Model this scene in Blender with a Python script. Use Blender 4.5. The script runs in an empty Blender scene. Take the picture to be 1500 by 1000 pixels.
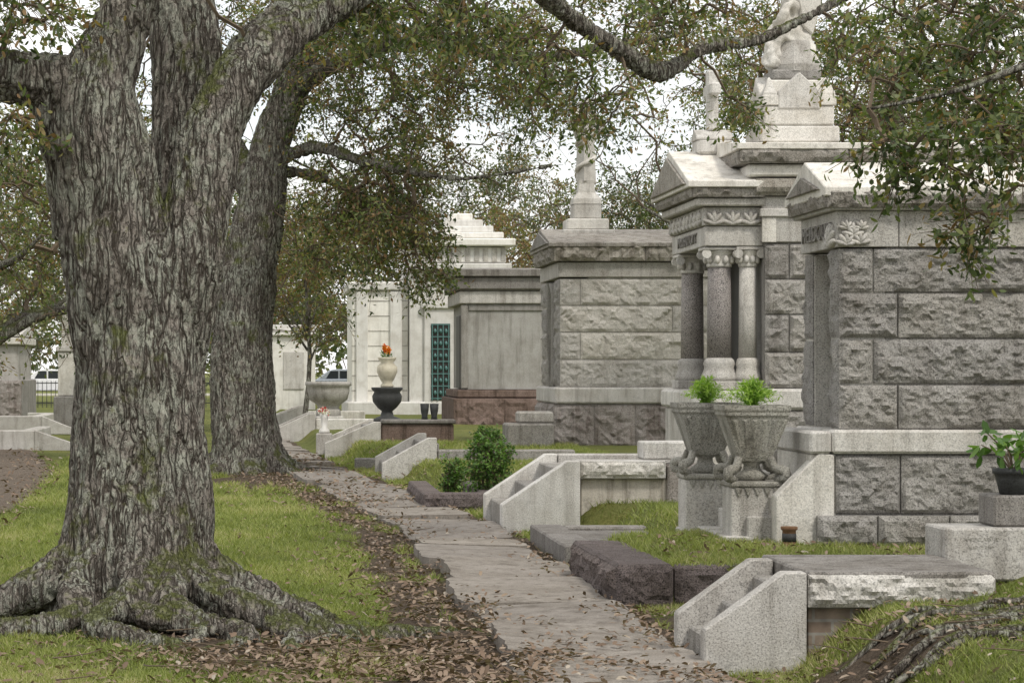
import bpy, math, random
import numpy as np
from mathutils import Vector, Matrix, noise
random.seed(7); RNG=np.random.default_rng(11)
F=3600.0; H=1.6; CX=410.0; CY=540.0
def X(px,Y): return (px-CX)*Y/F
def Z(py,Y): return H-(py-CY)*Y/F
def W(px,py,Y): return (X(px,Y),Y,Z(py,Y))
scene=bpy.context.scene
coll=scene.collection

# ------------------------------------------------------------------ materials
class NT:
    def __init__(s,name):
        s.m=bpy.data.materials.new(name); s.m.use_nodes=True
        s.t=s.m.node_tree; s.n=s.t.nodes; s.l=s.t.links
        s.b=s.n['Principled BSDF']; s.out=s.n['Material Output']
        s.tc=s.n.new('ShaderNodeTexCoord').outputs['Object']
    def link(s,a,b): s.l.new(a,b)
    def map(s,scale,src=None,loc=(0,0,0)):
        n=s.n.new('ShaderNodeMapping'); n.inputs['Scale'].default_value=scale; n.inputs['Location'].default_value=loc
        s.link(src or s.tc,n.inputs['Vector']); return n.outputs[0]
    def noise(s,scale,vec=None,detail=3,rough=.6,dist=0):
        n=s.n.new('ShaderNodeTexNoise'); n.inputs['Scale'].default_value=scale; n.inputs['Detail'].default_value=detail
        n.inputs['Roughness'].default_value=rough; n.inputs['Distortion'].default_value=dist
        s.link(vec or s.tc,n.inputs['Vector']); return n.outputs['Fac']
    def ramp(s,fac,stops):
        n=s.n.new('ShaderNodeValToRGB'); e=n.color_ramp.elements
        while len(e)<len(stops): e.new(0.5)
        for i,(p,c) in enumerate(stops):
            e[i].position=p
            if not hasattr(c,'__len__'): c=(c,c,c)
            e[i].color=(c[0],c[1],c[2],1)
        s.link(fac,n.inputs[0]); return n.outputs[0]
    def mix(s,a,b,fac,mode='MIX'):
        n=s.n.new('ShaderNodeMix'); n.data_type='RGBA'; n.blend_type=mode
        for i,v in ((6,a),(7,b)):
            if hasattr(v,'is_linked'): s.link(v,n.inputs[i])
            else: n.inputs[i].default_value=(v[0],v[1],v[2],1)
        if hasattr(fac,'is_linked'): s.link(fac,n.inputs[0])
        else: n.inputs[0].default_value=fac
        return n.outputs[2]
    def math(s,op,a,b=0.0):
        n=s.n.new('ShaderNodeMath'); n.operation=op
        for i,v in ((0,a),(1,b)):
            if hasattr(v,'is_linked'): s.link(v,n.inputs[i])
            else: n.inputs[i].default_value=v
        return n.outputs[0]
    def attr(s,name):
        n=s.n.new('ShaderNodeAttribute'); n.attribute_name=name; return n.outputs['Fac']
    def bump(s,h,dist=.01,strength=1):
        n=s.n.new('ShaderNodeBump'); n.inputs['Distance'].default_value=dist; n.inputs['Strength'].default_value=strength
        s.link(h,n.inputs['Height']); s.link(n.outputs[0],s.b.inputs['Normal'])
    def fin(s,col,rough=.85,spec=.25):
        if hasattr(col,'is_linked'): s.link(col,s.b.inputs['Base Color'])
        else: s.b.inputs['Base Color'].default_value=(*col,1)
        s.b.inputs['Roughness'].default_value=rough
        s.b.inputs['Specular IOR Level'].default_value=spec
        return s.m

def stone(name,base,speck=.25,stain=.5,warm=(.78,.72,.64),bump=.004,rough=.85,lich=0.0):
    t=NT(name); b=Vector(base)
    m1=t.noise(3.0,detail=4,rough=.65)
    col=t.ramp(m1,[(.25,Vector((b[0]*.82,b[1]*.80,b[2]*.77))),(.5,b),(.78,b*1.13)])
    sp=t.noise(95,detail=2,rough=.85)
    col=t.mix(col,t.ramp(sp,[(.35,1-speck*2.2),(.5,1.0),(.7,1+speck*.7)]),1.0,'MULTIPLY')
    st=t.noise(1.0,t.map((6.5,6.5,.6)),detail=5,rough=.7)
    col=t.mix(col,t.ramp(st,[(.36,(.42*warm[0],.42*warm[1],.42*warm[2])),(.48,(.88,.87,.86)),(.58,(1,1,1))]),stain,'MULTIPLY')
    gr=t.noise(1.1,detail=5,rough=.72)
    col=t.mix(col,t.ramp(gr,[(.38,(.6,.57,.52)),(.53,(1,1,1))]),stain*.8,'MULTIPLY')
    if lich>0:
        li=t.noise(9,detail=6,rough=.75)
        col=t.mix(col,(.06,.058,.05),t.math('MULTIPLY',t.ramp(li,[(.55,0),(.67,1)]),lich))
    oi=t.n.new('ShaderNodeObjectInfo')
    col=t.mix(col,t.ramp(oi.outputs['Random'],[(0,(.84,.825,.81)),(.5,(.98,.97,.96)),(1,(1.09,1.07,1.03))]),1,'MULTIPLY')
    h=t.noise(30,detail=5,rough=.8)
    t.bump(h,bump*2)
    return t.fin(col,rough)
M={}
M['rock']=stone('rock_faced_granite',(.51,.495,.475),.30,.4,bump=.022,lich=.12)
M['rock3']=stone('pale_rock_faced_granite',(.67,.65,.615),.22,.3,bump=.02,lich=.06)
M['rockbase']=stone('stained_rock_granite',(.45,.415,.395),.3,.62,warm=(.85,.68,.6),bump=.02)
M['gran']=stone('dressed_granite',(.54,.527,.50),.24,.46,lich=.25)
M['granL']=stone('light_granite',(.64,.628,.60),.18,.42,lich=.25)
M['granD']=stone('dark_weathered_granite',(.32,.31,.295),.3,.5,lich=.4)
M['urn']=stone('weathered_urn_stone',(.40,.395,.36),.3,.6,lich=.45,bump=.008)
M['cap']=stone('weathered_cap_stone',(.45,.425,.39),.3,.62,lich=.7,bump=.015)
M['roof']=stone('pale_roof_stone',(.70,.685,.655),.12,.4,lich=.35)
M['red']=stone('red_granite',(.20,.168,.163),.4,.5,bump=.018,lich=.35)
M['grey']=stone('polished_column_granite',(.30,.28,.27),.6,.2,rough=.45)
M['rust']=stone('brown_stone_base',(.25,.185,.16),.3,.8,lich=.5,bump=.012)
M['marble']=stone('white_marble',(.76,.755,.73),.04,.25,bump=.002,lich=.08)
M['stucco']=stone('gray_stucco',(.40,.395,.375),.12,.45)
M['slab']=stone('old_ledger_slab',(.25,.238,.225),.3,.6,lich=.45)
M['conc']=stone('path_concrete',(.27,.247,.222),.16,.6,warm=(.8,.72,.62),lich=.18,bump=.004)
M['vase']=stone('cream_vase_stone',(.68,.64,.52),.05,.3)
M['black']=stone('black_cast_iron',(.055,.058,.06),.2,.3,rough=.5)
M['terra']=stone('terracotta',(.24,.14,.08),.1,.3)
M['render']=stone('lot_wall_render',(.55,.515,.46),.1,.7,lich=.35)
M['track']=stone('dirt_lane_surface',(.195,.158,.125),.5,.5,bump=.02,lich=.3,rough=.95)
def simple(name,c,rough=.6,metal=0):
    t=NT(name); n=t.noise(20,detail=2)
    b=Vector(c); col=t.ramp(n,[(.3,b*.75),(.7,b*1.15)])
    t.b.inputs['Metallic'].default_value=metal
    return t.fin(col,rough,.4)
M['door']=simple('dark_bronze',(.035,.033,.03),.5)
M['verd']=simple('verdigris_bronze',(.09,.19,.18),.6)
M['street']=stone('street_asphalt',(.07,.07,.07),.3,.2)
M['glass']=simple('car_glass',(.02,.025,.03),.1)
M['tyre']=simple('tyre_rubber',(.02,.02,.02),.8)
M['white']=simple('white_car_paint',(.75,.75,.76),.25)
M['silver']=simple('silver_car_paint',(.35,.38,.42),.25,.3)
M['line']=simple('road_paint',(.7,.7,.68),.7)
M['stem']=simple('woody_stem',(.12,.09,.06),.9)
def brickm():
    t=NT('old_brick'); n=t.n.new('ShaderNodeTexBrick'); n.inputs['Scale'].default_value=1
    n.inputs['Brick Width'].default_value=.2; n.inputs['Row Height'].default_value=.07; n.inputs['Mortar Size'].default_value=.008
    n.inputs['Color1'].default_value=(.24,.18,.14,1); n.inputs['Color2'].default_value=(.30,.25,.2,1); n.inputs['Mortar'].default_value=(.3,.28,.25,1)
    mp=t.n.new('ShaderNodeMapping'); mp.inputs['Rotation'].default_value=(math.radians(90),0,0); t.link(t.tc,mp.inputs[0]); t.link(mp.outputs[0],n.inputs['Vector'])
    return t.fin(t.mix(n.outputs['Color'],t.ramp(t.noise(8),[(.3,.5),(.7,1.1)]),1,'MULTIPLY'))
M['brick']=brickm()

def bark(name):
    t=NT(name)
    dn=t.n.new('ShaderNodeTexNoise'); dn.inputs['Scale'].default_value=4; dn.inputs['Detail'].default_value=2; t.link(t.tc,dn.inputs['Vector'])
    dv=t.n.new('ShaderNodeVectorMath'); dv.operation='MULTIPLY_ADD'; dv.inputs[1].default_value=(.07,.07,.16)
    t.link(dn.outputs['Color'],dv.inputs[0]); t.link(t.tc,dv.inputs[2])
    vec=t.map((1,1,.12),dv.outputs[0])
    r1=t.noise(16,vec,detail=2,rough=.55)
    f1=t.math('ABSOLUTE',t.math('SUBTRACT',r1,.5))
    fis=t.ramp(f1,[(0,0),(.03,.4),(.08,1)])
    r2=t.noise(34,t.map((1,1,.26),dv.outputs[0]),detail=3,rough=.6)
    f2=t.ramp(t.math('ABSOLUTE',t.math('SUBTRACT',r2,.5)),[(0,.3),(.05,1)])
    furrow=t.math('MULTIPLY',fis,f2)
    n1=t.noise(60,t.map((1,1,.45)),detail=4,rough=.75)
    base=t.ramp(n1,[(.3,(.15,.128,.108)),(.52,(.28,.25,.218)),(.72,(.42,.385,.34))])
    col=t.mix((.045,.036,.028),base,t.ramp(furrow,[(0,.05),(.6,1)]))
    li=t.noise(3.5,detail=7,rough=.82)
    lm=t.math('MULTIPLY',t.ramp(li,[(.46,0),(.56,.75)]),t.ramp(furrow,[(.2,0),(.65,1)]))
    col=t.mix(col,(.44,.455,.38),lm)
    g=t.n.new('ShaderNodeNewGeometry'); sx=t.n.new('ShaderNodeSeparateXYZ'); t.link(g.outputs['Normal'],sx.inputs[0])
    ms=t.math('ADD',t.math('MULTIPLY',sx.outputs[2],.18),t.noise(2.6,detail=6,rough=.75,vec=t.map((1,1,1),loc=(3,1,4))))
    col=t.mix(col,t.mix((.07,.09,.02),(.19,.205,.06),n1),t.ramp(ms,[(.575,0),(.69,.8)]))
    t.bump(t.math('ADD',furrow,t.math('MULTIPLY',n1,.7)),.04,1.0)
    return t.fin(col,.95,.1)
M['bark']=bark('oak_bark')
def leafm(name,stops,trans=.3,rough=.45):
    t=NT(name); a=t.attr('tint')
    col=t.ramp(a,stops)
    t.fin(col,rough,.35)
    tr=t.n.new('ShaderNodeBsdfTranslucent'); t.link(t.mix(col,(1.3,1.5,.6),1,'MULTIPLY'),tr.inputs['Color'])
    mx=t.n.new('ShaderNodeMixShader'); mx.inputs[0].default_value=trans
    t.link(t.b.outputs[0],mx.inputs[1]); t.link(tr.outputs[0],mx.inputs[2]); t.link(mx.outputs[0],t.out.inputs['Surface'])
    return t.m
M['oak']=leafm('oak_leaves',[(0,(.038,.056,.021)),(.35,(.085,.115,.042)),(.62,(.155,.18,.068)),(.82,(.25,.245,.09)),(.92,(.28,.19,.09)),(1,(.19,.11,.055))],.35)
M['bush']=leafm('shrub_leaves',[(0,(.03,.06,.015)),(.6,(.08,.16,.035)),(1,(.16,.27,.06))])
M['fern']=leafm('fern_leaves',[(0,(.12,.24,.03)),(.6,(.23,.38,.06)),(1,(.36,.48,.10))],.35)
M['far']=leafm('distant_leaves',[(0,(.05,.07,.035)),(.5,(.10,.12,.065)),(.85,(.17,.18,.09)),(1,(.2,.15,.08))],.35)
M['grass']=leafm('grass_blades',[(0,(.115,.14,.038)),(.4,(.205,.24,.065)),(.7,(.285,.31,.095)),(.88,(.37,.355,.16)),(1,(.44,.38,.23))],.3,.6)
M['litter']=leafm('dry_leaves',[(0,(.10,.068,.045)),(.5,(.20,.14,.10)),(.85,(.30,.23,.17)),(1,(.38,.33,.27))],.1,.8)
M['orange']=leafm('orange_petals',[(0,(.5,.06,.01)),(.6,(.75,.2,.02)),(1,(.8,.4,.03))],.2)
M['redw']=leafm('red_white_petals',[(0,(.55,.02,.03)),(.5,(.6,.03,.04)),(.55,(.8,.75,.72)),(1,(.8,.8,.75))],.2)

# ------------------------------------------------------------------ mesh helpers
def empty(name,loc=(0,0,0)):
    o=bpy.data.objects.new(name,None); o.empty_display_size=.2; o.location=loc; coll.objects.link(o); return o
def link(o,parent):
    coll.objects.link(o)
    if parent is not None:
        o.parent=parent; o.matrix_parent_inverse=Matrix.Translation(parent.location).inverted()
    return o
def mesh(parent,name,v,f,mat,smooth=False):
    me=bpy.data.meshes.new(name); me.from_pydata([tuple(p) for p in v],[],[tuple(q) for q in f]); me.materials.append(mat)
    if smooth: me.polygons.foreach_set('use_smooth',[True]*len(me.polygons))
    me.update(); return link(bpy.data.objects.new(name,me),parent)
def npmesh(parent,name,V,k,mat,tint=None,smooth=False):
    n=len(V)//k; me=bpy.data.meshes.new(name)
    me.vertices.add(n*k); me.vertices.foreach_set('co',V.astype(np.float32).ravel())
    me.loops.add(n*k); me.loops.foreach_set('vertex_index',np.arange(n*k,dtype=np.int32))
    me.polygons.add(n); me.polygons.foreach_set('loop_start',np.arange(0,n*k,k,dtype=np.int32))
    me.update(calc_edges=True); me.materials.append(mat)
    if tint is not None:
        a=me.attributes.new('tint','FLOAT','POINT'); a.data.foreach_set('value',np.repeat(tint,k).astype(np.float32))
    return link(bpy.data.objects.new(name,me),parent)
import bmesh
def bm_obj(parent,name,bm,mat,smooth=False):
    me=bpy.data.meshes.new(name); bm.to_mesh(me); bm.free(); me.materials.append(mat)
    if smooth: me.polygons.foreach_set('use_smooth',[True]*len(me.polygons))
    return link(bpy.data.objects.new(name,me),parent)
def box(parent,name,x0,x1,y0,y1,z0,z1,mat,bev=.012):
    bm=bmesh.new(); bmesh.ops.create_cube(bm,size=1)
    for v in bm.verts: v.co=((x0+x1)/2+v.co.x*(x1-x0),(y0+y1)/2+v.co.y*(y1-y0),(z0+z1)/2+v.co.z*(z1-z0))
    if bev: bmesh.ops.bevel(bm,geom=bm.edges[:],offset=min(bev,.3*min(abs(x1-x0),abs(y1-y0),abs(z1-z0))),segments=1,affect='EDGES')
    return bm_obj(parent,name,bm,mat)
def prism(parent,name,prof,axis,a0,a1,mat,bev=.01):
    bm=bmesh.new()
    def P(p,a):
        return {'Y':(p[0],a,p[1]),'X':(a,p[0],p[1]),'Z':(p[0],p[1],a)}[axis]
    A=[bm.verts.new(P(p,a0)) for p in prof]; B=[bm.verts.new(P(p,a1)) for p in prof]
    n=len(prof); bm.faces.new(A); bm.faces.new(B[::-1])
    for i in range(n): bm.faces.new((A[i],B[i],B[(i+1)%n],A[(i+1)%n]))
    bmesh.ops.recalc_face_normals(bm,faces=bm.faces[:])
    if bev: bmesh.ops.bevel(bm,geom=bm.edges[:],offset=bev,segments=1,affect='EDGES')
    return bm_obj(parent,name,bm,mat)
def lathe(parent,name,prof,cx,cy,mat,n=24,rot=0,smooth=True,flute=0):
    v=[];f=[]
    for r,z in prof:
        for i in range(n):
            a=rot+2*math.pi*i/n; rr=r*(1-(flute if i%2 else 0)); v.append((cx+rr*math.cos(a),cy+rr*math.sin(a),z))
    for j in range(len(prof)-1):
        for i in range(n):
            f.append((j*n+i,j*n+(i+1)%n,(j+1)*n+(i+1)%n,(j+1)*n+i))
    f.append(tuple(range(n))[::-1]); f.append(tuple((len(prof)-1)*n+i for i in range(n)))
    return mesh(parent,name,v,f,mat,smooth)
def rock(parent,name,o,u,v,w,h,n,depth,mat,res=.035,seed=None):
    o,u,v,n=map(Vector,(o,u,v,n)); g=.006
    o=o+u*g+v*g; w-=2*g; h-=2*g
    nu=max(3,int(w/res)); nv=max(3,int(h/res)); s=Vector((random.random()*50,random.random()*50,random.random()*50))
    pl=[(random.uniform(0,w),random.uniform(0,h),random.uniform(-.3,.3),random.uniform(-.4,.4),random.uniform(.5,1.15)) for _ in range(int(5+w*h*34))]
    V=[];Fc=[]
    for j in range(nv+1):
        for i in range(nu+1):
            a=w*i/nu; b=h*j/nv
            e=max(0.0,min(a,w-a,b,h-b)); t=min(1,e/.035)**.6
            best=1e9;hh=0
            for (pa,pb,ga,gb,c) in pl:
                d=(a-pa)**2+(b-pb)**2*1.6
                if d<best: best=d; hh=c*depth*.6+ga*(a-pa)*.45+gb*(b-pb)*.45
            q=Vector((a*5+b*2,b*9,0))+s
            hh+=depth*(.45*noise.noise(q)+.4*noise.noise(q*2.7)+.3*noise.noise(q*6))
            hh=max(.004,hh)
            V.append(o+u*a+v*b+n*(t*hh+.002))
    for j in range(nv):
        for i in range(nu):
            k=j*(nu+1)+i
            if random.random()<.5: Fc+=[(k,k+1,k+nu+2),(k,k+nu+2,k+nu+1)]
            else: Fc+=[(k,k+1,k+nu+1),(k+1,k+nu+2,k+nu+1)]
    ring=[i for i in range(nu+1)]+[(j*(nu+1)+nu) for j in range(1,nv+1)]+[nv*(nu+1)+i for i in range(nu-1,-1,-1)]+[j*(nu+1) for j in range(nv-1,0,-1)]
    st=len(V)
    for r in ring: V.append(V[r]-n*.04)
    L=len(ring)
    for q in range(L): Fc.append((ring[(q+1)%L],ring[q],st+q,st+(q+1)%L))
    ob=mesh(parent,name,V,Fc,mat)
    bm=bmesh.new(); bm.from_mesh(ob.data); bmesh.ops.recalc_face_normals(bm,faces=bm.faces[:]); bm.to_mesh(ob.data); bm.free()
    return ob
def rows_side(parent,Y0,rows,mat,depth=.05,res=.035):
    for (z0,z1,xs) in rows:
        for a,b in zip(xs[:-1],xs[1:]):
            rock(parent,'rock_block',(a,Y0,z0),(1,0,0),(0,0,1),b-a,z1-z0,(0,-1,0),depth,mat,res)
def rock_left(parent,x,y0,y1,z0,z1,mat,depth=.04,res=.04):
    rock(parent,'rock_block',(x,y0,z0),(0,1,0),(0,0,1),y1-y0,z1-z0,(-1,0,0),depth,mat,res)
def text(parent,s,x,yc,zc,size,mat,squash=1.0):
    c=bpy.data.curves.new('carved_name','FONT'); c.body=s; c.size=size; c.extrude=.008; c.align_x='CENTER'; c.align_y='CENTER'
    c.materials.append(mat); o=bpy.data.objects.new('carved_name',c); link(o,parent)
    R=Matrix(((0,0,-1),(-1,0,0),(0,1,0))).to_4x4()
    o.matrix_basis=Matrix.Translation((x,yc,zc))@R@Matrix.Diagonal((squash,1,1,1)); return o
def catmull(pts,rad,step=.12):
    P=[Vector(p) for p in pts]; out=[];ro=[]
    for i in range(len(P)-1):
        p0=P[max(0,i-1)];p1=P[i];p2=P[i+1];p3=P[min(len(P)-1,i+2)]
        m=max(2,int((p2-p1).length/step))
        for k in range(m):
            t=k/m
            out.append(.5*((2*p1)+(p2-p0)*t+(2*p0-5*p1+4*p2-p3)*t*t+(3*p1-p0-3*p2+p3)*t**3)); ro.append(rad[i]*(1-t)+rad[i+1]*t)
    out.append(P[-1]); ro.append(rad[-1]); return out,ro
def tube_geo(pts,rad,n=10,V=None,Fc=None,wob=0):
    V=[] if V is None else V; Fc=[] if Fc is None else Fc; st=len(V)
    ref=Vector((.3,.9,.1)).normalized()
    for i,p in enumerate(pts):
        d=(pts[min(i+1,len(pts)-1)]-pts[max(i-1,0)]).normalized()
        a=d.cross(ref)
        if a.length<.05: a=d.cross(Vector((1,0,0)))
        a.normalize(); b=d.cross(a)
        for k in range(n):
            th=2*math.pi*k/n; r=rad[i]
            if wob: r*=1+wob*noise.noise(p*2.2+Vector((math.cos(th),math.sin(th),0))*1.5)
            V.append(p+(a*math.cos(th)+b*math.sin(th))*r)
    for i in range(len(pts)-1):
        for k in range(n):
            Fc.append((st+i*n+k,st+i*n+(k+1)%n,st+(i+1)*n+(k+1)%n,st+(i+1)*n+k))
    Fc.append(tuple(st+k for k in range(n))[::-1]); Fc.append(tuple(st+(len(pts)-1)*n+k for k in range(n)))
    return V,Fc
def segs_mesh(parent,name,A,B,ra,rb,mat,n=4):
    A=np.asarray(A);B=np.asarray(B);ra=np.asarray(ra)[:,None];rb=np.asarray(rb)[:,None]
    d=B-A; d=d/(np.linalg.norm(d,axis=1,keepdims=True)+1e-9)
    ref=np.tile(np.array([[.31,.2,.93]]),(len(A),1)); a=np.cross(d,ref); a/=np.linalg.norm(a,axis=1,keepdims=True)+1e-9; b=np.cross(d,a)
    quads=[]
    for k in range(n):
        t0=2*math.pi*k/n;t1=2*math.pi*(k+1)/n
        c0=a*math.cos(t0)+b*math.sin(t0); c1=a*math.cos(t1)+b*math.sin(t1)
        quads.append(np.stack([A+c0*ra,A+c1*ra,B+c1*rb,B+c0*rb],axis=1))
    Q=np.concatenate(quads,0).reshape(-1,3)
    return npmesh(parent,name,Q,4,mat)
def unit(a): return a/(np.linalg.norm(a,axis=-1,keepdims=True)+1e-9)
def leaves(parent,name,C,per,R,ll,lw,mat,tb=.4,ts=.25,k=4,droop=.25,out=None,ntw=5,squash=.75):
    N=len(C); tw=RNG.normal(size=(N,ntw,3)); tw[...,2]=tw[...,2]*squash-droop
    if out is not None: tw+=out[:,None,:]*.8
    tw=unit(tw)*RNG.uniform(.6,1.25,size=(N,ntw,1))
    idx=RNG.integers(0,ntw,size=(N,per)); d=tw[np.arange(N)[:,None],idx]
    t=RNG.uniform(.15,1.0,size=(N,per,1))
    p=C[:,None,:]+d*t*R+RNG.normal(size=(N,per,3))*R*.10
    p[...,2]-=.25*R*t[...,0]**2
    a=unit(d*.55+RNG.normal(size=(N,per,3))*.6+np.array([0,0,-.15]))
    s=unit(np.cross(a,RNG.normal(size=(N,per,3))*.6+np.array([0,0,1.0]))); nn=np.cross(a,s)
    L=ll*RNG.uniform(.65,1.25,size=(N,per,1)); Wd=lw*RNG.uniform(.75,1.2,size=(N,per,1))
    if k==4: vs=[p,p+a*L*.5+s*Wd*.5,p+a*L,p+a*L*.5-s*Wd*.5]
    elif k==3: vs=[p,p+a*L+s*Wd*.5,p+a*L-s*Wd*.5]
    else: vs=[p,p+a*L*.3+s*Wd*.45+nn*Wd*.12,p+a*L*.72+s*Wd*.42+nn*Wd*.12,p+a*L,p+a*L*.72-s*Wd*.42+nn*Wd*.12,p+a*L*.3-s*Wd*.45+nn*Wd*.12]
    V=np.stack(vs,axis=2).reshape(-1,3)
    ct=RNG.normal(size=(N,1))*ts*.6; tint=np.clip(tb+ct+RNG.normal(size=(N,per))*ts*.7,0,1)
    br=RNG.random((N,per))<np.where(RNG.random((N,1))<.12,.5,.04); tint=np.where(br,RNG.uniform(.88,1,(N,per)),tint)
    npmesh(parent,name,V,k,mat,tint.ravel())
    A=np.repeat(C[:,None,:],ntw,1).reshape(-1,3); B=(C[:,None,:]+tw*R*.9-np.array([0,0,.2*R])).reshape(-1,3)
    return A,B
def grow(parent,limb,targets,tr=.0035,mat=None,leafargs=None,base=.004):
    limb=np.array(limb); T=np.array(targets)
    dl=np.array([np.min(np.sum((limb-t)**2,1)) for t in T]); T=T[np.argsort(dl)]
    nodes=np.concatenate([limb,T]); M0=len(limb); par=np.zeros(len(T),int)
    for i in range(len(T)):
        d=np.sum((nodes[:M0+i]-T[i])**2,1); par[i]=int(np.argmin(d))
    cnt=np.ones(len(T))
    for i in range(len(T)-1,-1,-1):
        if par[i]>=M0: cnt[par[i]-M0]+=cnt[i]
    A=nodes[par]; B=T; ln=np.linalg.norm(B-A,axis=1,keepdims=True)
    mid=(A+B)/2+RNG.normal(size=A.shape)*ln*.09; mid[:,2]+=ln[:,0]*.06
    q1=(A+mid)/2+RNG.normal(size=A.shape)*ln*.04
    r=base+tr*np.sqrt(cnt)
    tA,tB=leaves(parent,'leaves',T,out=unit(B-A),**leafargs)
    rt=np.full(len(tA),.0028*(leafargs['ll']/.055))
    segs_mesh(parent,'branchlets',np.concatenate([A,q1,mid,tA]),np.concatenate([q1,mid,B,tB]),
        np.concatenate([r*1.25,r*1.15,r*1.05,rt]),np.concatenate([r*1.15,r*1.05,r*.85,rt*.5]),M['stem'],4)
def ell(n,c,r,gap=.0,gs=.6,low=None):
    out=[]; c=Vector(c); tries=0
    while len(out)<n and tries<n*40:
        tries+=1
        v=Vector((random.gauss(0,1),random.gauss(0,1),random.gauss(0,1))).normalized()*(random.random()**.4)
        p=Vector((c.x+v.x*r[0],c.y+v.y*r[1],c.z+v.z*r[2]))
        if noise.noise(p*gs)<gap: continue
        if low is not None and p.z<low: continue
        out.append(tuple(p))
    return out

# ------------------------------------------------------------------ terrain
def sm(t): t=np.clip(t,0,1); return t*t*(3-2*t)
fy=[0,27,35,43.6,55,70,400]; fx=[2.2,2.2,1.45,.8,0.1,-.6,-.6]
def gh(x,y):
    x=np.asarray(x,float); y=np.asarray(y,float)
    xf=np.interp(y,fy,fx)
    a=np.interp(y,[0,12.6,12.9,13.9,14.3,16.3,16.45,19.2,19.9,23.8,24.4,26.6,27.5,31,32],[.35,.35,.35,.4,1.35,1.35,.12,.12,.9,.9,.3,.3,.9,.9,.2]); w=np.interp(y,[0,12.8,16,19.2,20,24,27,400],[.8,.6,.3,.3,.7,.4,.4,.8])
    h=.28*sm((x-xf-a)/w)
    h=h+(.10*sm((x-2.75)/.5)+.12*sm((x-3.3)/.9))*sm((13.6-y)/.6)*sm((y-9)/3)
    h=h+.20*sm((x-3.7)/.8)*sm((14.8-y)/.4)*sm((y-13.2)/.5)
    h=h*sm((150-y)/60)
    h=h+.02*np.sin(x*1.3+y*.7)*np.cos(y*.9-x*.4)*sm((x+20)/5)
    d=np.hypot(x+.88,y-15.2); h=h+.10*np.exp(-(d/1.1)**2)
    return h
def ax(segs):
    o=[]
    for a,b,s in segs: o+=list(np.arange(a,b,s))
    return np.array(o+[segs[-1][1]])
gxs=ax([(-400,-60,40),(-60,-10,5),(-10,-4,.5),(-4,6,.07),(6,12,.5),(12,60,6),(60,440,40)])
gys=ax([(-20,8,3),(8,20,.07),(20,32,.12),(32,60,.4),(60,160,4),(160,900,50)])
GX,GY=np.meshgrid(gxs,gys); GZ=gh(GX,GY)
near=(np.abs(GX)<12)&(GY<60)
nz=np.array([noise.noise(Vector((a*3,b*3,0)))+.6*noise.noise(Vector((a*9,b*9,4))) if n else 0 for a,b,n in zip(GX.ravel(),GY.ravel(),near.ravel())]).reshape(GX.shape)
GZ=GZ+nz*.014
def pathc(y): return np.interp(y,[0,24,30,38,48,60,80],[1.72,1.72,1.25,.55,-.05,-.6,-1.2])
def dirtmask(x,y):
    pc=pathc(y)
    n=np.array([noise.noise(Vector((a*1.3,b*1.0,3)))+.6*noise.noise(Vector((a*4,b*3,7))) for a,b in zip(np.ravel(x),np.ravel(y))]).reshape(np.shape(x))
    wd=.30+.45*sm((15.5-y)/2.5)
    band=np.exp(-((x-(pc-.82))/wd)**2)*.85
    band=np.maximum(band,np.where(np.abs(x-pc)<.62,.8,0))
    tree=np.exp(-(((x+.1)/1.25)**2+((y-13.7)/1.0)**2))*.95
    t2=np.exp(-(((x+.0)/1.6)**2+((y-36)/4)**2))*.9
    fr=np.exp(-(((x-2.9)/.55)**2+((y-11.8)/1.0)**2))*.85
    fr2=np.exp(-(((x-2.5)/.3)**2+((y-15.2)/1.0)**2))*.8
    return np.clip(np.maximum.reduce([band,tree,t2,fr,fr2])+n*.55-.12,0,1)
DM=np.zeros(GX.shape); DM[near]=dirtmask(GX[near],GY[near])
ny,nx=GX.shape
V=np.stack([GX,GY,GZ],-1).reshape(-1,3)
I=np.arange(ny*nx).reshape(ny,nx)
Q=np.stack([I[:-1,:-1],I[:-1,1:],I[1:,1:],I[1:,:-1]],-1).reshape(-1,4)
me=bpy.data.meshes.new('ground'); me.vertices.add(len(V)); me.vertices.foreach_set('co',V.astype(np.float32).ravel())
me.loops.add(Q.size); me.loops.foreach_set('vertex_index',Q.astype(np.int32).ravel()); me.polygons.add(len(Q)); me.polygons.foreach_set('loop_start',np.arange(0,Q.size,4,dtype=np.int32))
me.polygons.foreach_set('use_smooth',np.ones(len(Q),bool)); me.update(calc_edges=True)
a=me.attributes.new('dirt','FLOAT','POINT'); a.data.foreach_set('value',DM.astype(np.float32).ravel())
t=NT('lawn_ground')
n1=t.noise(.8,detail=5,rough=.7); n2=t.noise(45,detail=4,rough=.8)
g=t.ramp(n2,[(.3,(.095,.108,.032)),(.55,(.18,.20,.065)),(.75,(.285,.285,.115))])
g=t.mix(g,t.ramp(n1,[(.35,(.72,.74,.7)),(.5,(1,1,1)),(.65,(1.3,1.15,1.1))]),1,'MULTIPLY')
s=t.ramp(t.noise(30,detail=5,rough=.85),[(.3,(.055,.042,.032)),(.55,(.14,.108,.08)),(.75,(.26,.21,.16))])
dd=t.math('ADD',t.attr('dirt'),t.math('MULTIPLY',t.math('SUBTRACT',t.noise(14,detail=4,rough=.8),.5),.9))
t.link(t.mix(g,s,t.ramp(dd,[(.38,0),(.55,1)])),t.b.inputs['Base Color']); t.b.inputs['Roughness'].default_value=.95; t.b.inputs['Specular IOR Level'].default_value=.1
t.bump(n2,.05)
me.materials.append(t.m); link(bpy.data.objects.new('ground',me),None)

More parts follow.
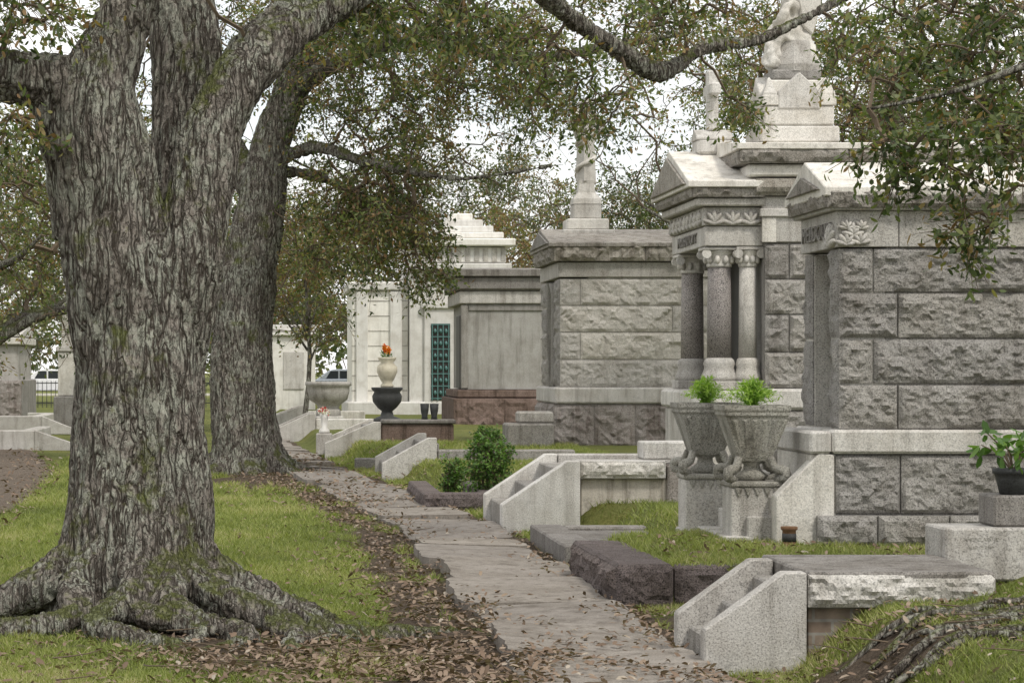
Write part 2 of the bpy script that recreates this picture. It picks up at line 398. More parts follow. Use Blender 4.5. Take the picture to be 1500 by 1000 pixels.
path=empty('concrete_footpath',(1.7,18,0)); y=8.9; q=0
while y<60:
    L=random.uniform(1.35,1.85); c0=float(pathc(y)); c1=float(pathc(y+L)); w=.5+random.uniform(-.03,.02); q+=1
    tl=random.uniform(-.03,.03); tl2=random.uniform(-.028,.028); z=.05+random.uniform(-.018,.022); j=random.uniform(-.085,.06)
    bm=bmesh.new(); nX,nY=8,12; top=[]
    for jj in range(nY+1):
        for ii in range(nX+1):
            u=ii/nX; v=jj/nY; cx=c0*(1-v)+c1*v+j
            yy=y+.04+(L-.08)*v; ex=random.uniform(-.014,.014) if ii in(0,nX) else 0; ey=random.uniform(-.012,.012) if jj in (0,nY) else 0
            if ii in(0,nX) and jj in(0,nY): ex=(.03+random.random()*.03)*(1 if ii==0 else -1)
            zz=z+tl*(u-.5)*2+tl2*(v-.5)*2
            top.append(bm.verts.new((cx+(u-.5)*2*w+ex,yy+ey,zz)))
    for jj in range(nY):
        for ii in range(nX):
            k=jj*(nX+1)+ii; bm.faces.new((top[k],top[k+1],top[k+nX+2],top[k+nX+1]))
    r=bmesh.ops.extrude_face_region(bm,geom=bm.faces[:])
    for e in r['geom']:
        if isinstance(e,bmesh.types.BMVert): e.co.z-=.12
    bmesh.ops.recalc_face_normals(bm,faces=bm.faces[:])
    bm_obj(path,'slab',bm,M['conc']); y+=L

def strip(name,ys,right,width,z,mat):
    v=[];f=[]
    for yy,r in zip(ys,right):
        for k in range(5): xx=r-width*k/4; v.append((xx,yy,float(gh(xx,yy))+z))
    for i in range(len(ys)-1):
        for k in range(4): q=i*5+k; f.append((q,q+1,q+6,q+5))
    return mesh(None,name,v,f,mat,True)
LY=[8,20,26,32,38,46,57,70]; LX=[-2.3,-2.65,-2.95,-3.15,-3.5,-4.6,-6.6,-10]
ys=np.linspace(8,70,260); rr=np.interp(ys,LY,LX)+np.array([.12*noise.noise(Vector((q*.7,0,0)))+.06*noise.noise(Vector((q*2.7,0,0))) for q in ys])
strip('dirt_lane',ys,rr,3.2,.022,M['track'])
mesh(None,'street',[(-120,146,.02),(160,146,.02),(160,156,.02),(-120,156,.02)],[(0,1,2,3)],M['street'])
lm=empty('lane_markings',(0,151,.02))
for k in range(-20,28): mesh(lm,'dash',[(k*5,150.9,.026),(k*5+2.5,150.9,.026),(k*5+2.5,151.1,.026),(k*5,151.1,.026)],[(0,1,2,3)],M['line'])
kb=empty('street_kerb',(0,145.8,0)); box(kb,'kerb_stone',-120,160,145.6,145.95,-.05,.14,M['granL'],.02)

# ------------------------------------------------------------------ mausoleum 1 (nearest)
def gable(parent,name,x0,x1,y0,y1,ze,zr,mat,ov=.0,th=.07):
    ym=(y0+y1)/2
    return prism(parent,name,[(y0,ze-th),(y0,ze),(ym,zr),(y1,ze),(y1,ze-th)],'X',x0,x1,mat,.008)
Y0=18.35; xl=X(1228,Y0); xr=xl+3.9; w=1.2; Y1=Y0+w
m1=empty('granite_mausoleum',(xl+2,Y0+.6,.28))
z=lambda p:Z(p,Y0)
box(m1,'wall_core',xl+.36,xr-.01,Y0+.02,Y1-.02,z(660),z(310),M['rock'],0)
box(m1,'near_pier',xl+.012,xl+.36-.003,Y0+.012,Y0+.3,z(640),z(365),M['gran'])
box(m1,'far_pier',xl+.012,xl+.36-.003,Y1-.3,Y1-.01,z(640),z(365),M['gran'])
box(m1,'door',xl+.30,xl+.352,Y0+.303,Y1-.303,z(640),z(368),M['door'])
for k in range(3): box(m1,'door_bar',xl+.28,xl+.3,Y0+.4+.19*k,Y0+.43+.19*k,z(620),z(385),M['verd'],.004)
J=lambda *p:[X(q,Y0) for q in p]+[xr]
rows_side(m1,Y0,[(z(428),z(363),J(1228,1279,1740)),(z(495),z(429),J(1228,1315,1650)),(z(562),z(496),J(1228,1279,1600)),(z(628),z(563),J(1228,1315,1700))],M['rock'],.055,.024)
rock_left(m1,xl+.01,Y0+.0,Y0+.3,z(628),z(496),M['rock']); rock_left(m1,xl+.01,Y0,Y0+.3,z(495),z(363),M['rock'])
rock_left(m1,xl+.01,Y1-.3,Y1,z(628),z(496),M['rock']); rock_left(m1,xl+.01,Y1-.3,Y1,z(495),z(363),M['rock'])
lx=[xl-.02]+[X(q,Y0) for q in (1316,1475)]+[X(1750,Y0),xr+.02]
for a,b in zip(lx[:-1],lx[1:]): box(m1,'lintel',a,b-.006,Y0-.03,Y1+.02,z(362),z(309),M['gran'],.006)
text(m1,'MELDOUX',xl-.035,(Y0+Y1)/2,z(337),.17,M['granD'],1.25)
box(m1,'ledge_course',X(1183,Y0)+.17,xr+.06,Y0-.07,Y1+.06,z(664),z(629),M['granL'],.02)
box(m1,'ledge_porch',X(1183,Y0)-.0,X(1183,Y0)+.165,Y0-.066,Y1+.06,z(664),z(631),M['granL'],.02)
box(m1,'porch_base',X(1187,Y0),X(1222,Y0)+.019,Y0-.0,Y1+.02,.05,z(665),M['granL'],.01)
box(m1,'base_core',X(1222,Y0)+.02,xr,Y0+.0,Y1,.1,z(665),M['rock'],0)
rows_side(m1,Y0-.02,[(z(752),z(666),J(1222,1318,1500,1700))],M['rock'],.055,.026)
box(m1,'footing_core',X(1192,Y0)+.03,xr,Y0-.08,Y1+.08,.05,z(754),M['rock'],0)
rows_side(m1,Y0-.1,[(z(800),z(753),J(1192,1281,1386,1560,1720))],M['rock'],.06)
box(m1,'cornice_bed',xl-.07,xr+.08,Y0-.09,Y1+.09,z(309)+.002,z(300),M['gran'],.006)
box(m1,'cornice_core',xl-.10,xr+.08,Y0-.10,Y1+.1,z(300)+.002,z(279),M['cap'],0)
rows_side(m1,Y0-.11,[(z(306),z(277),[xl-.11,xl+.9,xl+2.1,xr+.08])],M['cap'],.05,.026)
rock_left(m1,xl-.105,Y0-.1,(Y0+Y1)/2,z(305),z(277),M['cap']); rock_left(m1,xl-.105,(Y0+Y1)/2,Y1+.1,z(305),z(277),M['cap'])
gable(m1,'roof',xl-.13,xr+.1,Y0-.13,Y1+.13,z(275),Z(238,Y0+.6),M['roof'])
prism(m1,'pediment',[(Y0+.02,z(277)),(Y0+.6,z(277)+.13),(Y1-.02,z(277))],'X',xl-.16,xl-.13,M['cap'],.006)
def foliage_relief(parent,c,n,sx,sz,axis,mat,seed=0):
    for k in range(n):
        a=math.pi*(k+.5)/n
        cx=math.cos(a)*sx; cz=abs(math.sin(a))*sz
        bm=bmesh.new(); bmesh.ops.create_uvsphere(bm,u_segments=10,v_segments=6,radius=1)
        for v in bm.verts:
            v.co=Vector((v.co.x*sx*.3,v.co.y*.035,v.co.z*sz*.55))
            v.co.rotate(Matrix.Rotation(math.pi/2-a,3,'Y')) 
            v.co+=Vector((cx*.6,0,cz*.6))
            if axis=='X': v.co=Vector((v.co.y,v.co.x,v.co.z))
            v.co+=Vector(c)
        bm_obj(parent,'carved_leaf',bm,mat,True)
for dx,dz,s_ in ((0.05,0,1),(.15,.01,1),(.10,.07,1.0),(.05,.12,.7),(.16,.12,.7)):
    foliage_relief(m1,(xl+dx,Y0-.045,z(360)+dz),5,.065*s_,.09*s_,'Y',M['granL'])
foliage_relief(m1,(xl-.03,Y0+.12,z(360)),7,.1,.16,'X',M['gran'])

st=empty('entrance_steps',(3.9,18.8,.25))
for yy0,yy1 in ((18.3,18.48),(19.75,19.95)):
    prism(st,'cheek_wall',[(X(1137,18.3),.1),(X(1137,18.3),Z(727,18.3)),(X(1200,18.3),Z(664,18.3)),(X(1222,18.3),Z(666,18.3)),(X(1222,18.3),.1)] if yy0<19 else [(3.69,.1),(3.69,.65),(4.0,.96),(4.0,.1)],'Y',yy0,yy1,M['granL'],.008)
for k in range(4): box(st,'step',3.35+.17*k,3.93,18.49+.002*k,19.74-.002*k,.1,.34+.15*k,M['gran'],.01)

def planter(cx,cy,s):
    p=empty('stone_urn_planter',(cx,cy,.25)); q=math.sqrt(2)
    box(p,'pedestal',cx-.19*s,cx+.19*s,cy-.19*s,cy+.19*s,.15,.70,M['gran'],.008)
    box(p,'pedestal_plinth',cx-.21*s,cx+.21*s,cy-.21*s,cy+.21*s,.1,.30,M['gran'],.012)
    box(p,'pedestal_neck',cx-.205*s,cx+.205*s,cy-.205*s,cy+.205*s,.702,.75,M['urn'],.015)
    for k in range(5): 
        prism(p,'carved_dart',[(cx-.165+.073*k,.70),(cx-.105+.073*k,.70),(cx-.135+.073*k,.63)],'Y',cy-.205,cy-.188,M['urn'],.003)
    for sx in(-1,1):
        for sy in(-1,1):
            V_,F_=tube_geo(*catmull([(cx+sx*.15,cy+sy*.15,.762),(cx+sx*.21,cy+sy*.21,.775),(cx+sx*.215,cy+sy*.215,.83),(cx+sx*.15,cy+sy*.15,.85),(cx+sx*.12,cy+sy*.12,.93)],[.02,.036,.042,.034,.028],.03),n=8)
            mesh(p,'claw_foot',V_,F_,M['urn'],True)
            for a_ in (-.5,0,.5):
                lathe(p,'claw',[(.004,.752),(.014,.765),(.012,.79),(.002,.80)],cx+sx*(.215+.02*math.cos(a_)),cy+sy*.215+.035*a_,M['urn'],8)
    lathe(p,'foot_knob',[(.10,.751),(.13,.79),(.07,.83),(.06,.87),(.12,.91)],cx,cy,M['urn'],16)
    prof=[(.115,.90),(.13,.93),(.225,1.23),(.24,1.25),(.24,1.27),(.25,1.29),(.25,1.325),(.225,1.325),(.22,1.28)]
    lathe(p,'square_bowl',[(r*q,zz) for r,zz in prof],cx,cy,M['urn'],4,math.pi/4,False)
    for k in range(6):
        u0=-.9+.36*k
        mesh(p,'flute',[(cx+.125*u0,cy-.1285,.94),(cx+.125*(u0+.2),cy-.1285,.94),(cx+.215*(u0+.2),cy-.2235,1.215),(cx+.215*u0,cy-.2235,1.215),
             (cx+.125*(u0+.1),cy-.135,.95),(cx+.215*(u0+.1),cy-.231,1.205)],[(0,4,5,3),(4,1,2,5),(0,1,4),(3,5,2)],M['urn'])
    return p
p1=planter(X(1101,18.75),18.75,1); p2=planter(X(1033,20.1),20.1,1)
def fern(c,n,h,r,mat,parent,lw=.012):
    c=np.array(c); th=RNG.uniform(0,2*math.pi,n); rad=RNG.uniform(.1,1,n)*r; hh=h*RNG.uniform(.6,1.05,n)*(1-.45*(rad/r)**2)
    T=[];V=[]
    steps=7
    for i in range(n):
        d=np.array([math.cos(th[i]),math.sin(th[i]),0])
        prev=c
        for k in range(1,steps+1):
            t=k/steps; p=c+d*rad[i]*t**1.3+np.array([0,0,hh[i]*math.sin(t*1.9)/1.0])
            m=(p-prev)
            for q in range(5):
                b=prev+m*RNG.random(); a=unit(m+RNG.normal(size=3)*.03)*.035+RNG.normal(size=3)*.014; s=np.cross(a,RNG.normal(size=3)); s=unit(s)*lw*.35
                V+= [b,b+a*.5+s,b+a,b+a*.5-s]; T.append(np.clip(.3+.5*t+RNG.normal()*.15,0,1))
            prev=p
    npmesh(parent,'fern_fronds',np.array(V),4,mat,np.array(T))
f1=empty('asparagus_fern',(p1.location.x,18.75,1.3)); fern((p1.location.x,18.75,1.27),85,.25,.22,M['fern'],f1)
f2=empty('asparagus_fern',(p2.location.x,20.1,1.3)); fern((p2.location.x,20.1,1.27),75,.25,.2,M['fern'],f2)

# ------------------------------------------------------------------ mausoleum 2 (columned, with statue)
Y0=27.0; z=lambda p:Z(p,Y0); x=lambda p:X(p,Y0)
m2=empty('columned_mausoleum',(7,28.2,.28)); xb=x(1120); xr=10.2; YB=29.6
box(m2,'wall_core',xb,xr,Y0+.02,YB,.1,z(262),M['rock'],0)
JJ=lambda *p:[x(q) for q in p]+[xr]
rows_side(m2,Y0,[(z(408),z(357),JJ(1120,1156,1230,1400)),(z(460),z(409),JJ(1120,1190,1330)),(z(515),z(461),JJ(1120,1156,1280)),(z(568),z(516),JJ(1120,1190,1350))],M['rock'],.06,.035)
rows_side(m2,Y0-.05,[(z(660),z(602),JJ(1112,1200,1300)),(z(740),z(661),JJ(1112,1170,1280))],M['rock'],.06,.05)
box(m2,'plinth',x(1112),xr+.05,Y0-.03,YB+.05,.08,z(601),M['rock'],0)
box(m2,'plinth_ledge',x(1108),xr+.06,Y0-.09,YB+.08,z(600),z(569),M['granL'],.03)
box(m2,'frieze',xb-.03,xr+.03,Y0-.03,YB+.03,z(355),z(288),M['gran'],.01)
box(m2,'frieze_mould',xb-.06,xr+.05,Y0-.07,YB+.05,z(318),z(306),M['granL'],.01)
box(m2,'frieze_return',xb-.035,xb+.12,Y0-.045,Y0-.031,z(355),z(319),M['granL'],.005)
box(m2,'cornice',x(1102),xr+.1,Y0-.12,YB+.1,z(287),z(262),M['cap'],.03)
rows_side(m2,Y0-.14,[(z(283),z(262),[x(1104),6.3,7.6,9,xr])],M['cap'],.04,.04)
box(m2,'roof_slab_low',x(1092),xr+.1,Y0-.15,YB+.1,z(260),z(242),M['roof'],.02)
box(m2,'roof_core',x(1080),xr+.15,Y0-.22,YB+.2,z(241),z(219),M['cap'],0)
rows_side(m2,Y0-.23,[(z(240),z(219),[x(1078),6.2,7.5,8.8,xr+.15])],M['cap'],.05,.04)
rock_left(m2,x(1080)+.0,Y0-.2,Y0+1.4,z(240),z(219),M['cap'])
gable(m2,'roof_top',x(1074),xr+.2,Y0-.26,YB+.25,z(212),z(212)+.14,M['roof'])
XP=4.66; YP0=27.05; YP1=29.35
box(m2,'porch_base',XP-.05,xb-.0,YP0-.05,YP1+.05,.08,z(601),M['gran'],.02)
box(m2,'porch_floor',XP-.1,xb-.003,YP0-.08,YP1+.08,z(600),z(572),M['granL'],.03)
box(m2,'doorway_dark',xb-.05,xb-.004,YP0+.55,YP1-.55,z(571),z(362),M['door'],0)
def column(cx,cy,r,mat):
    box(m2,'column_plinth',cx-r*1.55,cx+r*1.55,cy-r*1.55,cy+r*1.55,z(571),z(558),M['gran'],.01)
    lathe(m2,'column_base',[(r*1.5,z(558)),(r*1.5,z(552)),(r*1.35,z(546)),(r*1.2,z(538)),(r*1.3,z(533)),(r*1.2,z(527)),(r*1.02,z(524))],cx,cy,M['gran'],28)
    lathe(m2,'column_shaft',[(r,z(524)),(r*.98,z(460)),(r*.93,z(388))],cx,cy,mat,28)
    lathe(m2,'capital_bell',[(r*1.02,z(390)),(r*1.05,z(386)),(r*.98,z(384)),(r*1.05,z(376)),(r*1.35,z(368)),(r*1.4,z(366))],cx,cy,M['granL'],28)
    box(m2,'abacus',cx-r*1.5,cx+r*1.5,cy-r*1.5,cy+r*1.5,z(366)+.002,z(361),M['granL'],.008)
    for sx in(-1,1):
        for sy in(-1,1):
            bm=bmesh.new(); bmesh.ops.create_cone(bm,cap_ends=True,segments=14,radius1=.05,radius2=.05,depth=.05)
            for v in bm.verts: v.co=Matrix.Rotation(math.pi/2,3,'X')@v.co; v.co=v.co+Vector((cx+sx*r*1.25,cy+sy*r*1.25,z(371)))
            bm_obj(m2,'volute',bm,M['granL'])
    for k in range(10):
        a=2*math.pi*k/10; c=(cx+math.cos(a)*r*1.12,cy+math.sin(a)*r*1.12,z(379))
        bm=bmesh.new(); bmesh.ops.create_uvsphere(bm,u_segments=8,v_segments=6,radius=.032)
        for v in bm.verts: v.co=Vector((v.co.x,v.co.y,v.co.z*1.5))+Vector(c)
        bm_obj(m2,'capital_leaf',bm,M['granL'],True)
column(4.88,27.3,.135,M['grey']); column(4.88,29.08,.135,M['grey'])
column(5.18,27.22,.10,M['gran']); column(5.18,29.15,.10,M['gran'])
box(m2,'architrave',XP+.02,xb-.002,YP0+.02,YP1-.02,z(360),z(331),M['granL'],.01)
box(m2,'porch_frieze',XP+.0,xb-.004,YP0+.0,YP1-.0,z(330),z(303),M['gran'],.008)
for k in range(9):
    foliage_relief(m2,(XP-.005,YP0+.2+.24*k,z(329)),5,.1,.15,'X',M['gran'])
for k in range(3):
    foliage_relief(m2,(XP+.12+.2*k,YP0-.01,z(329)),5,.09,.15,'Y',M['gran'])
text(m2,'McDERMOTT',XP-.0+.012,(YP0+YP1)/2,z(346),.17,M['granD'],1.3)
box(m2,'porch_cornice',XP-.09,xb-.0,YP0-.09,YP1+.09,z(302),z(290),M['gran'],.015)
box(m2,'porch_eave_core',XP-.14,xb-.006,YP0-.13,YP1+.13,z(289),z(272),M['cap'],0)
rows_side(m2,YP0-.135,[(z(290),z(272),[XP-.14,xb-.01])],M['cap'],.04,.03)
rock_left(m2,XP-.14,YP0-.1,(YP0+YP1)/2,z(289),z(272),M['cap']); rock_left(m2,XP-.14,(YP0+YP1)/2,YP1+.1,z(289),z(272),M['cap'])
ym=(YP0+YP1)/2
gable(m2,'porch_roof',XP-.2,xb+.05,YP0-.2,YP1+.2,z(266),Z(222,ym),M['roof'])
prism(m2,'pediment',[(YP0-.1,z(270)),(ym,Z(232,ym)),(YP1+.1,z(270))],'X',XP-.235,XP-.203,M['cap'],.01)
cxx=X(1043,ym); zz=lambda p:Z(p,ym)
box(m2,'cross_base',cxx-.2,cxx+.2,ym-.2,ym+.2,zz(228),zz(205),M['granL'],.03)
gable(m2,'cross_gablet',cxx-.21,cxx+.21,ym-.2,ym+.2,zz(203),zz(190),M['granL'],0,.03)
box(m2,'cross_shaft',cxx-.065,cxx+.065,ym-.07,ym+.07,zz(192),zz(104),M['granL'],.02)
box(m2,'cross_arms',cxx-.062,cxx+.062,ym-.26,ym+.26,zz(142),zz(124),M['granL'],.02)
yc=28.3; cx=X(1160,yc); zz=lambda p:Z(p,yc)
box(m2,'statue_pedestal_low',cx-.45,cx+.45,yc-.45,yc+.45,zz(214),zz(190),M['granL'],.02)
box(m2,'statue_pedestal_block',cx-.40,cx+.40,yc-.4,yc+.4,zz(189),zz(160),M['granL'],.02)
box(m2,'statue_pedestal_mid',cx-.33,cx+.33,yc-.33,yc+.33,zz(162),zz(122),M['granL'],.015)
for sx in(-1,1):
    for sy in(-1,1):
        ax_,ay_=cx+sx*.33,yc+sy*.33
        box(m2,'pinnacle_base',ax_-.09,ax_+.09,ay_-.09,ay_+.09,zz(160)+.002,zz(145),M['granL'],.01)
        lathe(m2,'pinnacle',[(.11,zz(145)),(.11,zz(142)),(.07,zz(134)),(.03,zz(122)),(.001,zz(118))],ax_,ay_,M['granL'],4,math.pi/4,False)
prism(m2,'gablet',[(cx-.24,zz(165)),(cx-.24,zz(140)),(cx,zz(112)),(cx+.24,zz(140)),(cx+.24,zz(165))],'Y',yc-.42,yc+.42,M['granL'],.012)
prism(m2,'gablet_side',[(yc-.24,zz(165)),(yc-.24,zz(141)),(yc,zz(113)),(yc+.24,zz(141)),(yc+.24,zz(165))],'X',cx-.42,cx+.42,M['granL'],.012)
box(m2,'statue_socle',cx-.28,cx+.28,yc-.28,yc+.28,zz(121),zz(106),M['granD'],.02)
def skin_fig(parent,name,joints,edges,mat,folds=True,vox=.018):
    me=bpy.data.meshes.new(name); me.from_pydata([j[0] for j in joints],edges,[]); me.materials.append(mat)
    o=bpy.data.objects.new(name,me); link(o,parent)
    o.modifiers.new('skin','SKIN')
    for i,j in enumerate(joints):
        r=j[1]; me.skin_vertices[0].data[i].radius=(r,r)
    me.skin_vertices[0].data[0].use_root=True
    ss=o.modifiers.new('sub','SUBSURF'); ss.levels=2; ss.render_levels=2
    rm=o.modifiers.new('rm','REMESH'); rm.mode='VOXEL'; rm.voxel_size=vox; rm.use_smooth_shade=True
    if folds:
        tx=bpy.data.textures.new('folds','WOOD'); tx.wood_type='BANDNOISE'; tx.noise_scale=.12; tx.turbulence=7
        d=o.modifiers.new('disp','DISPLACE'); d.texture=tx; d.strength=.035; d.mid_level=.5
    return o
b=Vector((cx,yc,zz(108)))
J_=[((0,0,.42),.15),((-.02,0,.62),.12),((-.03,-.02,.80),.14),((-.04,-.02,.92),.05),((-.07,-.05,1.03),.085),
   ((-.20,-.10,.44),.12),((-.27,-.14,.16),.10),((-.26,-.16,.03),.12),((-.17,.10,.42),.12),((-.20,.14,.14),.1),((-.2,.14,.03),.11),
   ((-.04,-.19,.80),.055),((-.16,-.26,.62),.045),((-.24,-.16,.52),.035),((-.02,.16,.80),.055),((.10,.24,.66),.045),((.02,.28,.48),.035),
   ((.14,0,.32),.16),((.2,-.05,.1),.16),((.1,-.12,.08),.15)]
E_=[(0,1),(1,2),(2,3),(3,4),(0,5),(5,6),(6,7),(0,8),(8,9),(9,10),(2,11),(11,12),(12,13),(2,14),(14,15),(15,16),(0,17),(17,18),(18,19)]
J_=[((b+Vector(p))[:],r) for p,r in J_]
angel=empty('seated_angel_statue',b); skin_fig(angel,'draped_figure',J_,E_,M['granL'])
for sgn in(-1,1):
    pr=[(.04,.86),(.16,1.12),(.34,1.2),(.42,1.0),(.36,.7),(.26,.42),(.12,.52)]
    pts=[(b.x+p[0]*.8,b.z+p[1]) for p in pr]
    prism(angel,'wing',pts,'Y',yc+sgn*.13-.025,yc+sgn*.13+.025,M['granL'],.02)
lathe(angel,'rock_seat',[(.3,b.z-.0),(.31,b.z+.08),(.25,b.z+.22),(.2,b.z+.36),(.05,b.z+.4)],cx+.03,yc,M['gran'],9,0.3,False)

# ------------------------------------------------------------------ mausoleum 3
Y0=42.5; z=lambda p:Z(p,Y0); x=lambda p:X(p,Y0); w=2.9; Y1=Y0+w
m3=empty('rusticated_mausoleum',(6.5,44,.28)); xl=x(820); xr=9.2
box(m3,'wall_core',xl+.5,xr,Y0+.02,Y1-.02,z(600),z(385),M['rock3'],0)
box(m3,'near_pier',xl+.01,xl+.497,Y0+.012,Y0+.75,z(600),z(408),M['gran'])
box(m3,'far_pier',xl+.01,xl+.497,Y1-.75,Y1-.01,z(600),z(408),M['gran'])
box(m3,'door',xl+.42,xl+.49,Y0+.753,Y1-.753,z(595),z(410),M['door'])
lathe(m3,'porch_column',[(.14,z(567)),(.11,z(555)),(.1,z(430)),(.15,z(412))],xl+.06,Y0+.95,M['granD'],14)
JJ=lambda *p:[x(q) for q in p]+[xr]
R3=[(z(447),z(408),JJ(820,850,1080)),(z(486),z(448),JJ(820,985)),(z(526),z(487),JJ(820,850,1040)),(z(566),z(527),JJ(820,1000))]
rows_side(m3,Y0,R3,M['rock3'],.045,.045)
for k,(a,b_,_) in enumerate(R3):
    rock_left(m3,xl+.01,Y0,Y0+.75,a,b_,M['rock'],.06,.06); rock_left(m3,xl+.01,Y1-.75,Y1,a,b_,M['rock'],.06,.06)
box(m3,'lintel',xl-.03,xr+.02,Y0-.04,Y1+.03,z(406),z(384),M['gran'],.01)
box(m3,'ledge',x(812),xr+.05,Y0-.1,Y1+.1,z(591),z(567),M['granL'],.03)
box(m3,'base_core',x(812)+.0,xr,Y0-.02,Y1+.05,.05,z(592),M['rockbase'],0)
rows_side(m3,Y0-.03,[(z(655),z(592),JJ(810,870,930,1000))],M['rockbase'],.08,.06)
rock_left(m3,x(812)+0,Y0,Y1,.1,z(592),M['rockbase'],.08,.07)
box(m3,'cornice_core',xl-.12,xr+.1,Y0-.12,Y1+.12,z(383),z(358),M['cap'],0)
rows_side(m3,Y0-.13,[(z(383),z(357),[xl-.12,6.3,7.9,xr+.1])],M['cap'],.09,.05)
rock_left(m3,xl-.12,Y0-.1,Y0+1.5,z(383),z(357),M['cap'],.08,.06); rock_left(m3,xl-.12,Y0+1.5,Y1+.1,z(383),z(357),M['cap'],.08,.06)
gable(m3,'roof',xl-.2,xr+.1,Y0-.2,Y1+.2,z(356),z(356)+.32,M['cap'])
prism(m3,'pediment',[(Y0-.1,z(357)),(Y0+w/2,z(357)+.27),(Y1+.1,z(357))],'X',xl-.23,xl-.2,M['granD'],.01)
yc=Y0+w/2; cx=X(858,yc); zz=lambda p:Z(p,yc)
box(m3,'cross_step_low',cx-.46,cx+.46,yc-.46,yc+.46,zz(352),zz(338),M['granL'],.02)
box(m3,'cross_step_mid',cx-.37,cx+.37,yc-.37,yc+.37,zz(338)+.002,zz(322),M['granL'],.02)
box(m3,'cross_die',cx-.25,cx+.25,yc-.25,yc+.25,zz(322)+.002,zz(300),M['granL'],.02)
lathe(m3,'cross_socle',[(.36,zz(300)),(.34,zz(292)),(.22,zz(283)),(.19,zz(270)),(.2,zz(265))],cx,yc,M['granL'],4,math.pi/4,False)
lathe(m3,'cross_shaft',[(.185,zz(266)),(.16,zz(215)),(.145,zz(150)),(.10,zz(146))],cx,yc,M['granL'],4,math.pi/4+.5,False)
ang=math.radians(50)
bm=bmesh.new(); bmesh.ops.create_cube(bm,size=1)
for v in bm.verts: 
    v.co=Vector((v.co.x*.95,v.co.y*.2,v.co.z*.22)); v.co.rotate(Matrix.Rotation(ang,3,'Z')); v.co+=Vector((cx,yc,zz(185)))
bmesh.ops.bevel(bm,geom=bm.edges[:],offset=.03,affect='EDGES'); bm_obj(m3,'cross_arms',bm,M['granL'])
n=26
pts=[]
for k in range(n+1):
    a=2*math.pi*k/n; q=Vector((math.cos(a)*.33,0,math.sin(a)*.33)); q.rotate(Matrix.Rotation(ang,3,'Z')); pts.append(q+Vector((cx,yc,zz(185))))
V_,F_=tube_geo(pts,[.06]*len(pts),8); mesh(m3,'cross_ring',V_,F_,M['granL'],True)
vp=[];vr=[]
for k in range(40):
    a=k*.45; tt=k/39; vp.append(Vector((cx+math.cos(a)*(.16),yc+math.sin(a)*.16,zz(268)+tt*(zz(160)-zz(268))))); vr.append(.03+.015*random.random())
V_,F_=tube_geo(vp,vr,7); mesh(m3,'carved_ivy',V_,F_,M['granL'],True)

# ------------------------------------------------------------------ mausoleum 4
Y0=58.0; z=lambda p:Z(p,Y0); x=lambda p:X(p,Y0); Y1=Y0+4
m4=empty('stucco_mausoleum',(6,60,.28)); xl=x(676); xr=8.6
box(m4,'walls',xl+.1,xr,Y0+.05,Y1,z(570),z(445),M['stucco'],0)
box(m4,'corner_pilaster',xl,xl+.16,Y0,Y0+.3,z(569),z(446),M['granD'],.02)
box(m4,'wall_panel_rim_top',xl+.17,xr,Y0+.01,Y0+.05,z(455),z(446),M['granD'],.01)
box(m4,'door',xl+.06,xl+.1,Y0+1.4,Y0+2.6,z(569),z(460),M['door'],.01)
box(m4,'frieze',xl-.05,xr+.05,Y0-.05,Y1+.05,z(445)+.002,z(426),M['gran'],.02)
box(m4,'cap_low',xl-.14,xr+.1,Y0-.15,Y1+.1,z(425),z(405),M['slab'],.04)
gable(m4,'cap_roof',xl-.26,xr+.2,Y0-.25,Y1+.2,z(395),z(395)+.12,M['slab'],0,.16)
box(m4,'base_top',xl-.1,xr,Y0-.1,Y1,z(582),z(571),M['rust'],.02)
box(m4,'base',xl-.2,xr+.1,Y0-.2,Y1+.1,.0,z(583),M['rust'],.02)
rows_side(m4,Y0-.21,[(.1,z(584),[xl-.2,xl+1.0,xl+2.2,xr])],M['rust'],.05,.08)
# ------------------------------------------------------------------ mausoleum 5
Y0=72.0; z=lambda p:Z(p,Y0); x=lambda p:X(p,Y0)
m5=empty('marble_temple_mausoleum',(4.5,75,.2))
box(m5,'main_walls',x(600),x(740),Y0,Y0+6,.1,z(395),M['marble'],.02)
box(m5,'wing_walls',x(516),x(599),Y0+.4,Y0+5.5,.1,z(425),M['marble'],.02)
box(m5,'wing_cornice',x(510),x(600)-.01,Y0+.25,Y0+5.6,z(425)+.003,z(412),M['marble'],.04)
for k,p in enumerate(range(440,590,22)):
    box(m5,'course_joint',x(516)-.01,x(598),Y0+.385,Y0+.398,z(p)-.012,z(p)+.012,M['gran'],0)
for p in (522,572): box(m5,'wing_pilaster',x(p),x(p)+.35,Y0+.3,Y0+.5,.1,z(426),M['marble'],.02)
box(m5,'plinth',x(508),x(745),Y0-.15,Y0+6.1,.0,z(588),M['marble'],.04)
for a,b_,ov,nm in ((396,386,.25,'architrave'),(385,362,.1,'frieze'),(361,350,.35,'cornice')):
    box(m5,nm,x(612)-ov,x(736)+ov,Y0-ov,Y0+6+ov,z(a)+.002,z(b_),M['marble'],.03)
for k in range(10): box(m5,'frieze_panel',x(616)+.26*k,x(616)+.26*k+.15,Y0-.13,Y0-.102,z(383),z(364),M['gran'],.01)
for i,(a,b_) in enumerate(((349,340),(340,330),(330,320),(320,310))):
    box(m5,'roof_step',x(636+i*9),x(738-i*14),Y0+.3*i,Y0+5-.5*i,z(a)+.003,z(b_)+.002,M['marble'],.03)
box(m5,'door_surround',x(621),x(667),Y0-.12,Y0+.02,z(590),z(447),M['marble'],.03)
box(m5,'door_head',x(617),x(671),Y0-.2,Y0-.02,z(452),z(444),M['marble'],.02)
box(m5,'door_dark',x(631),x(659),Y0-.135,Y0-.122,z(586),z(474),M['door'],0)
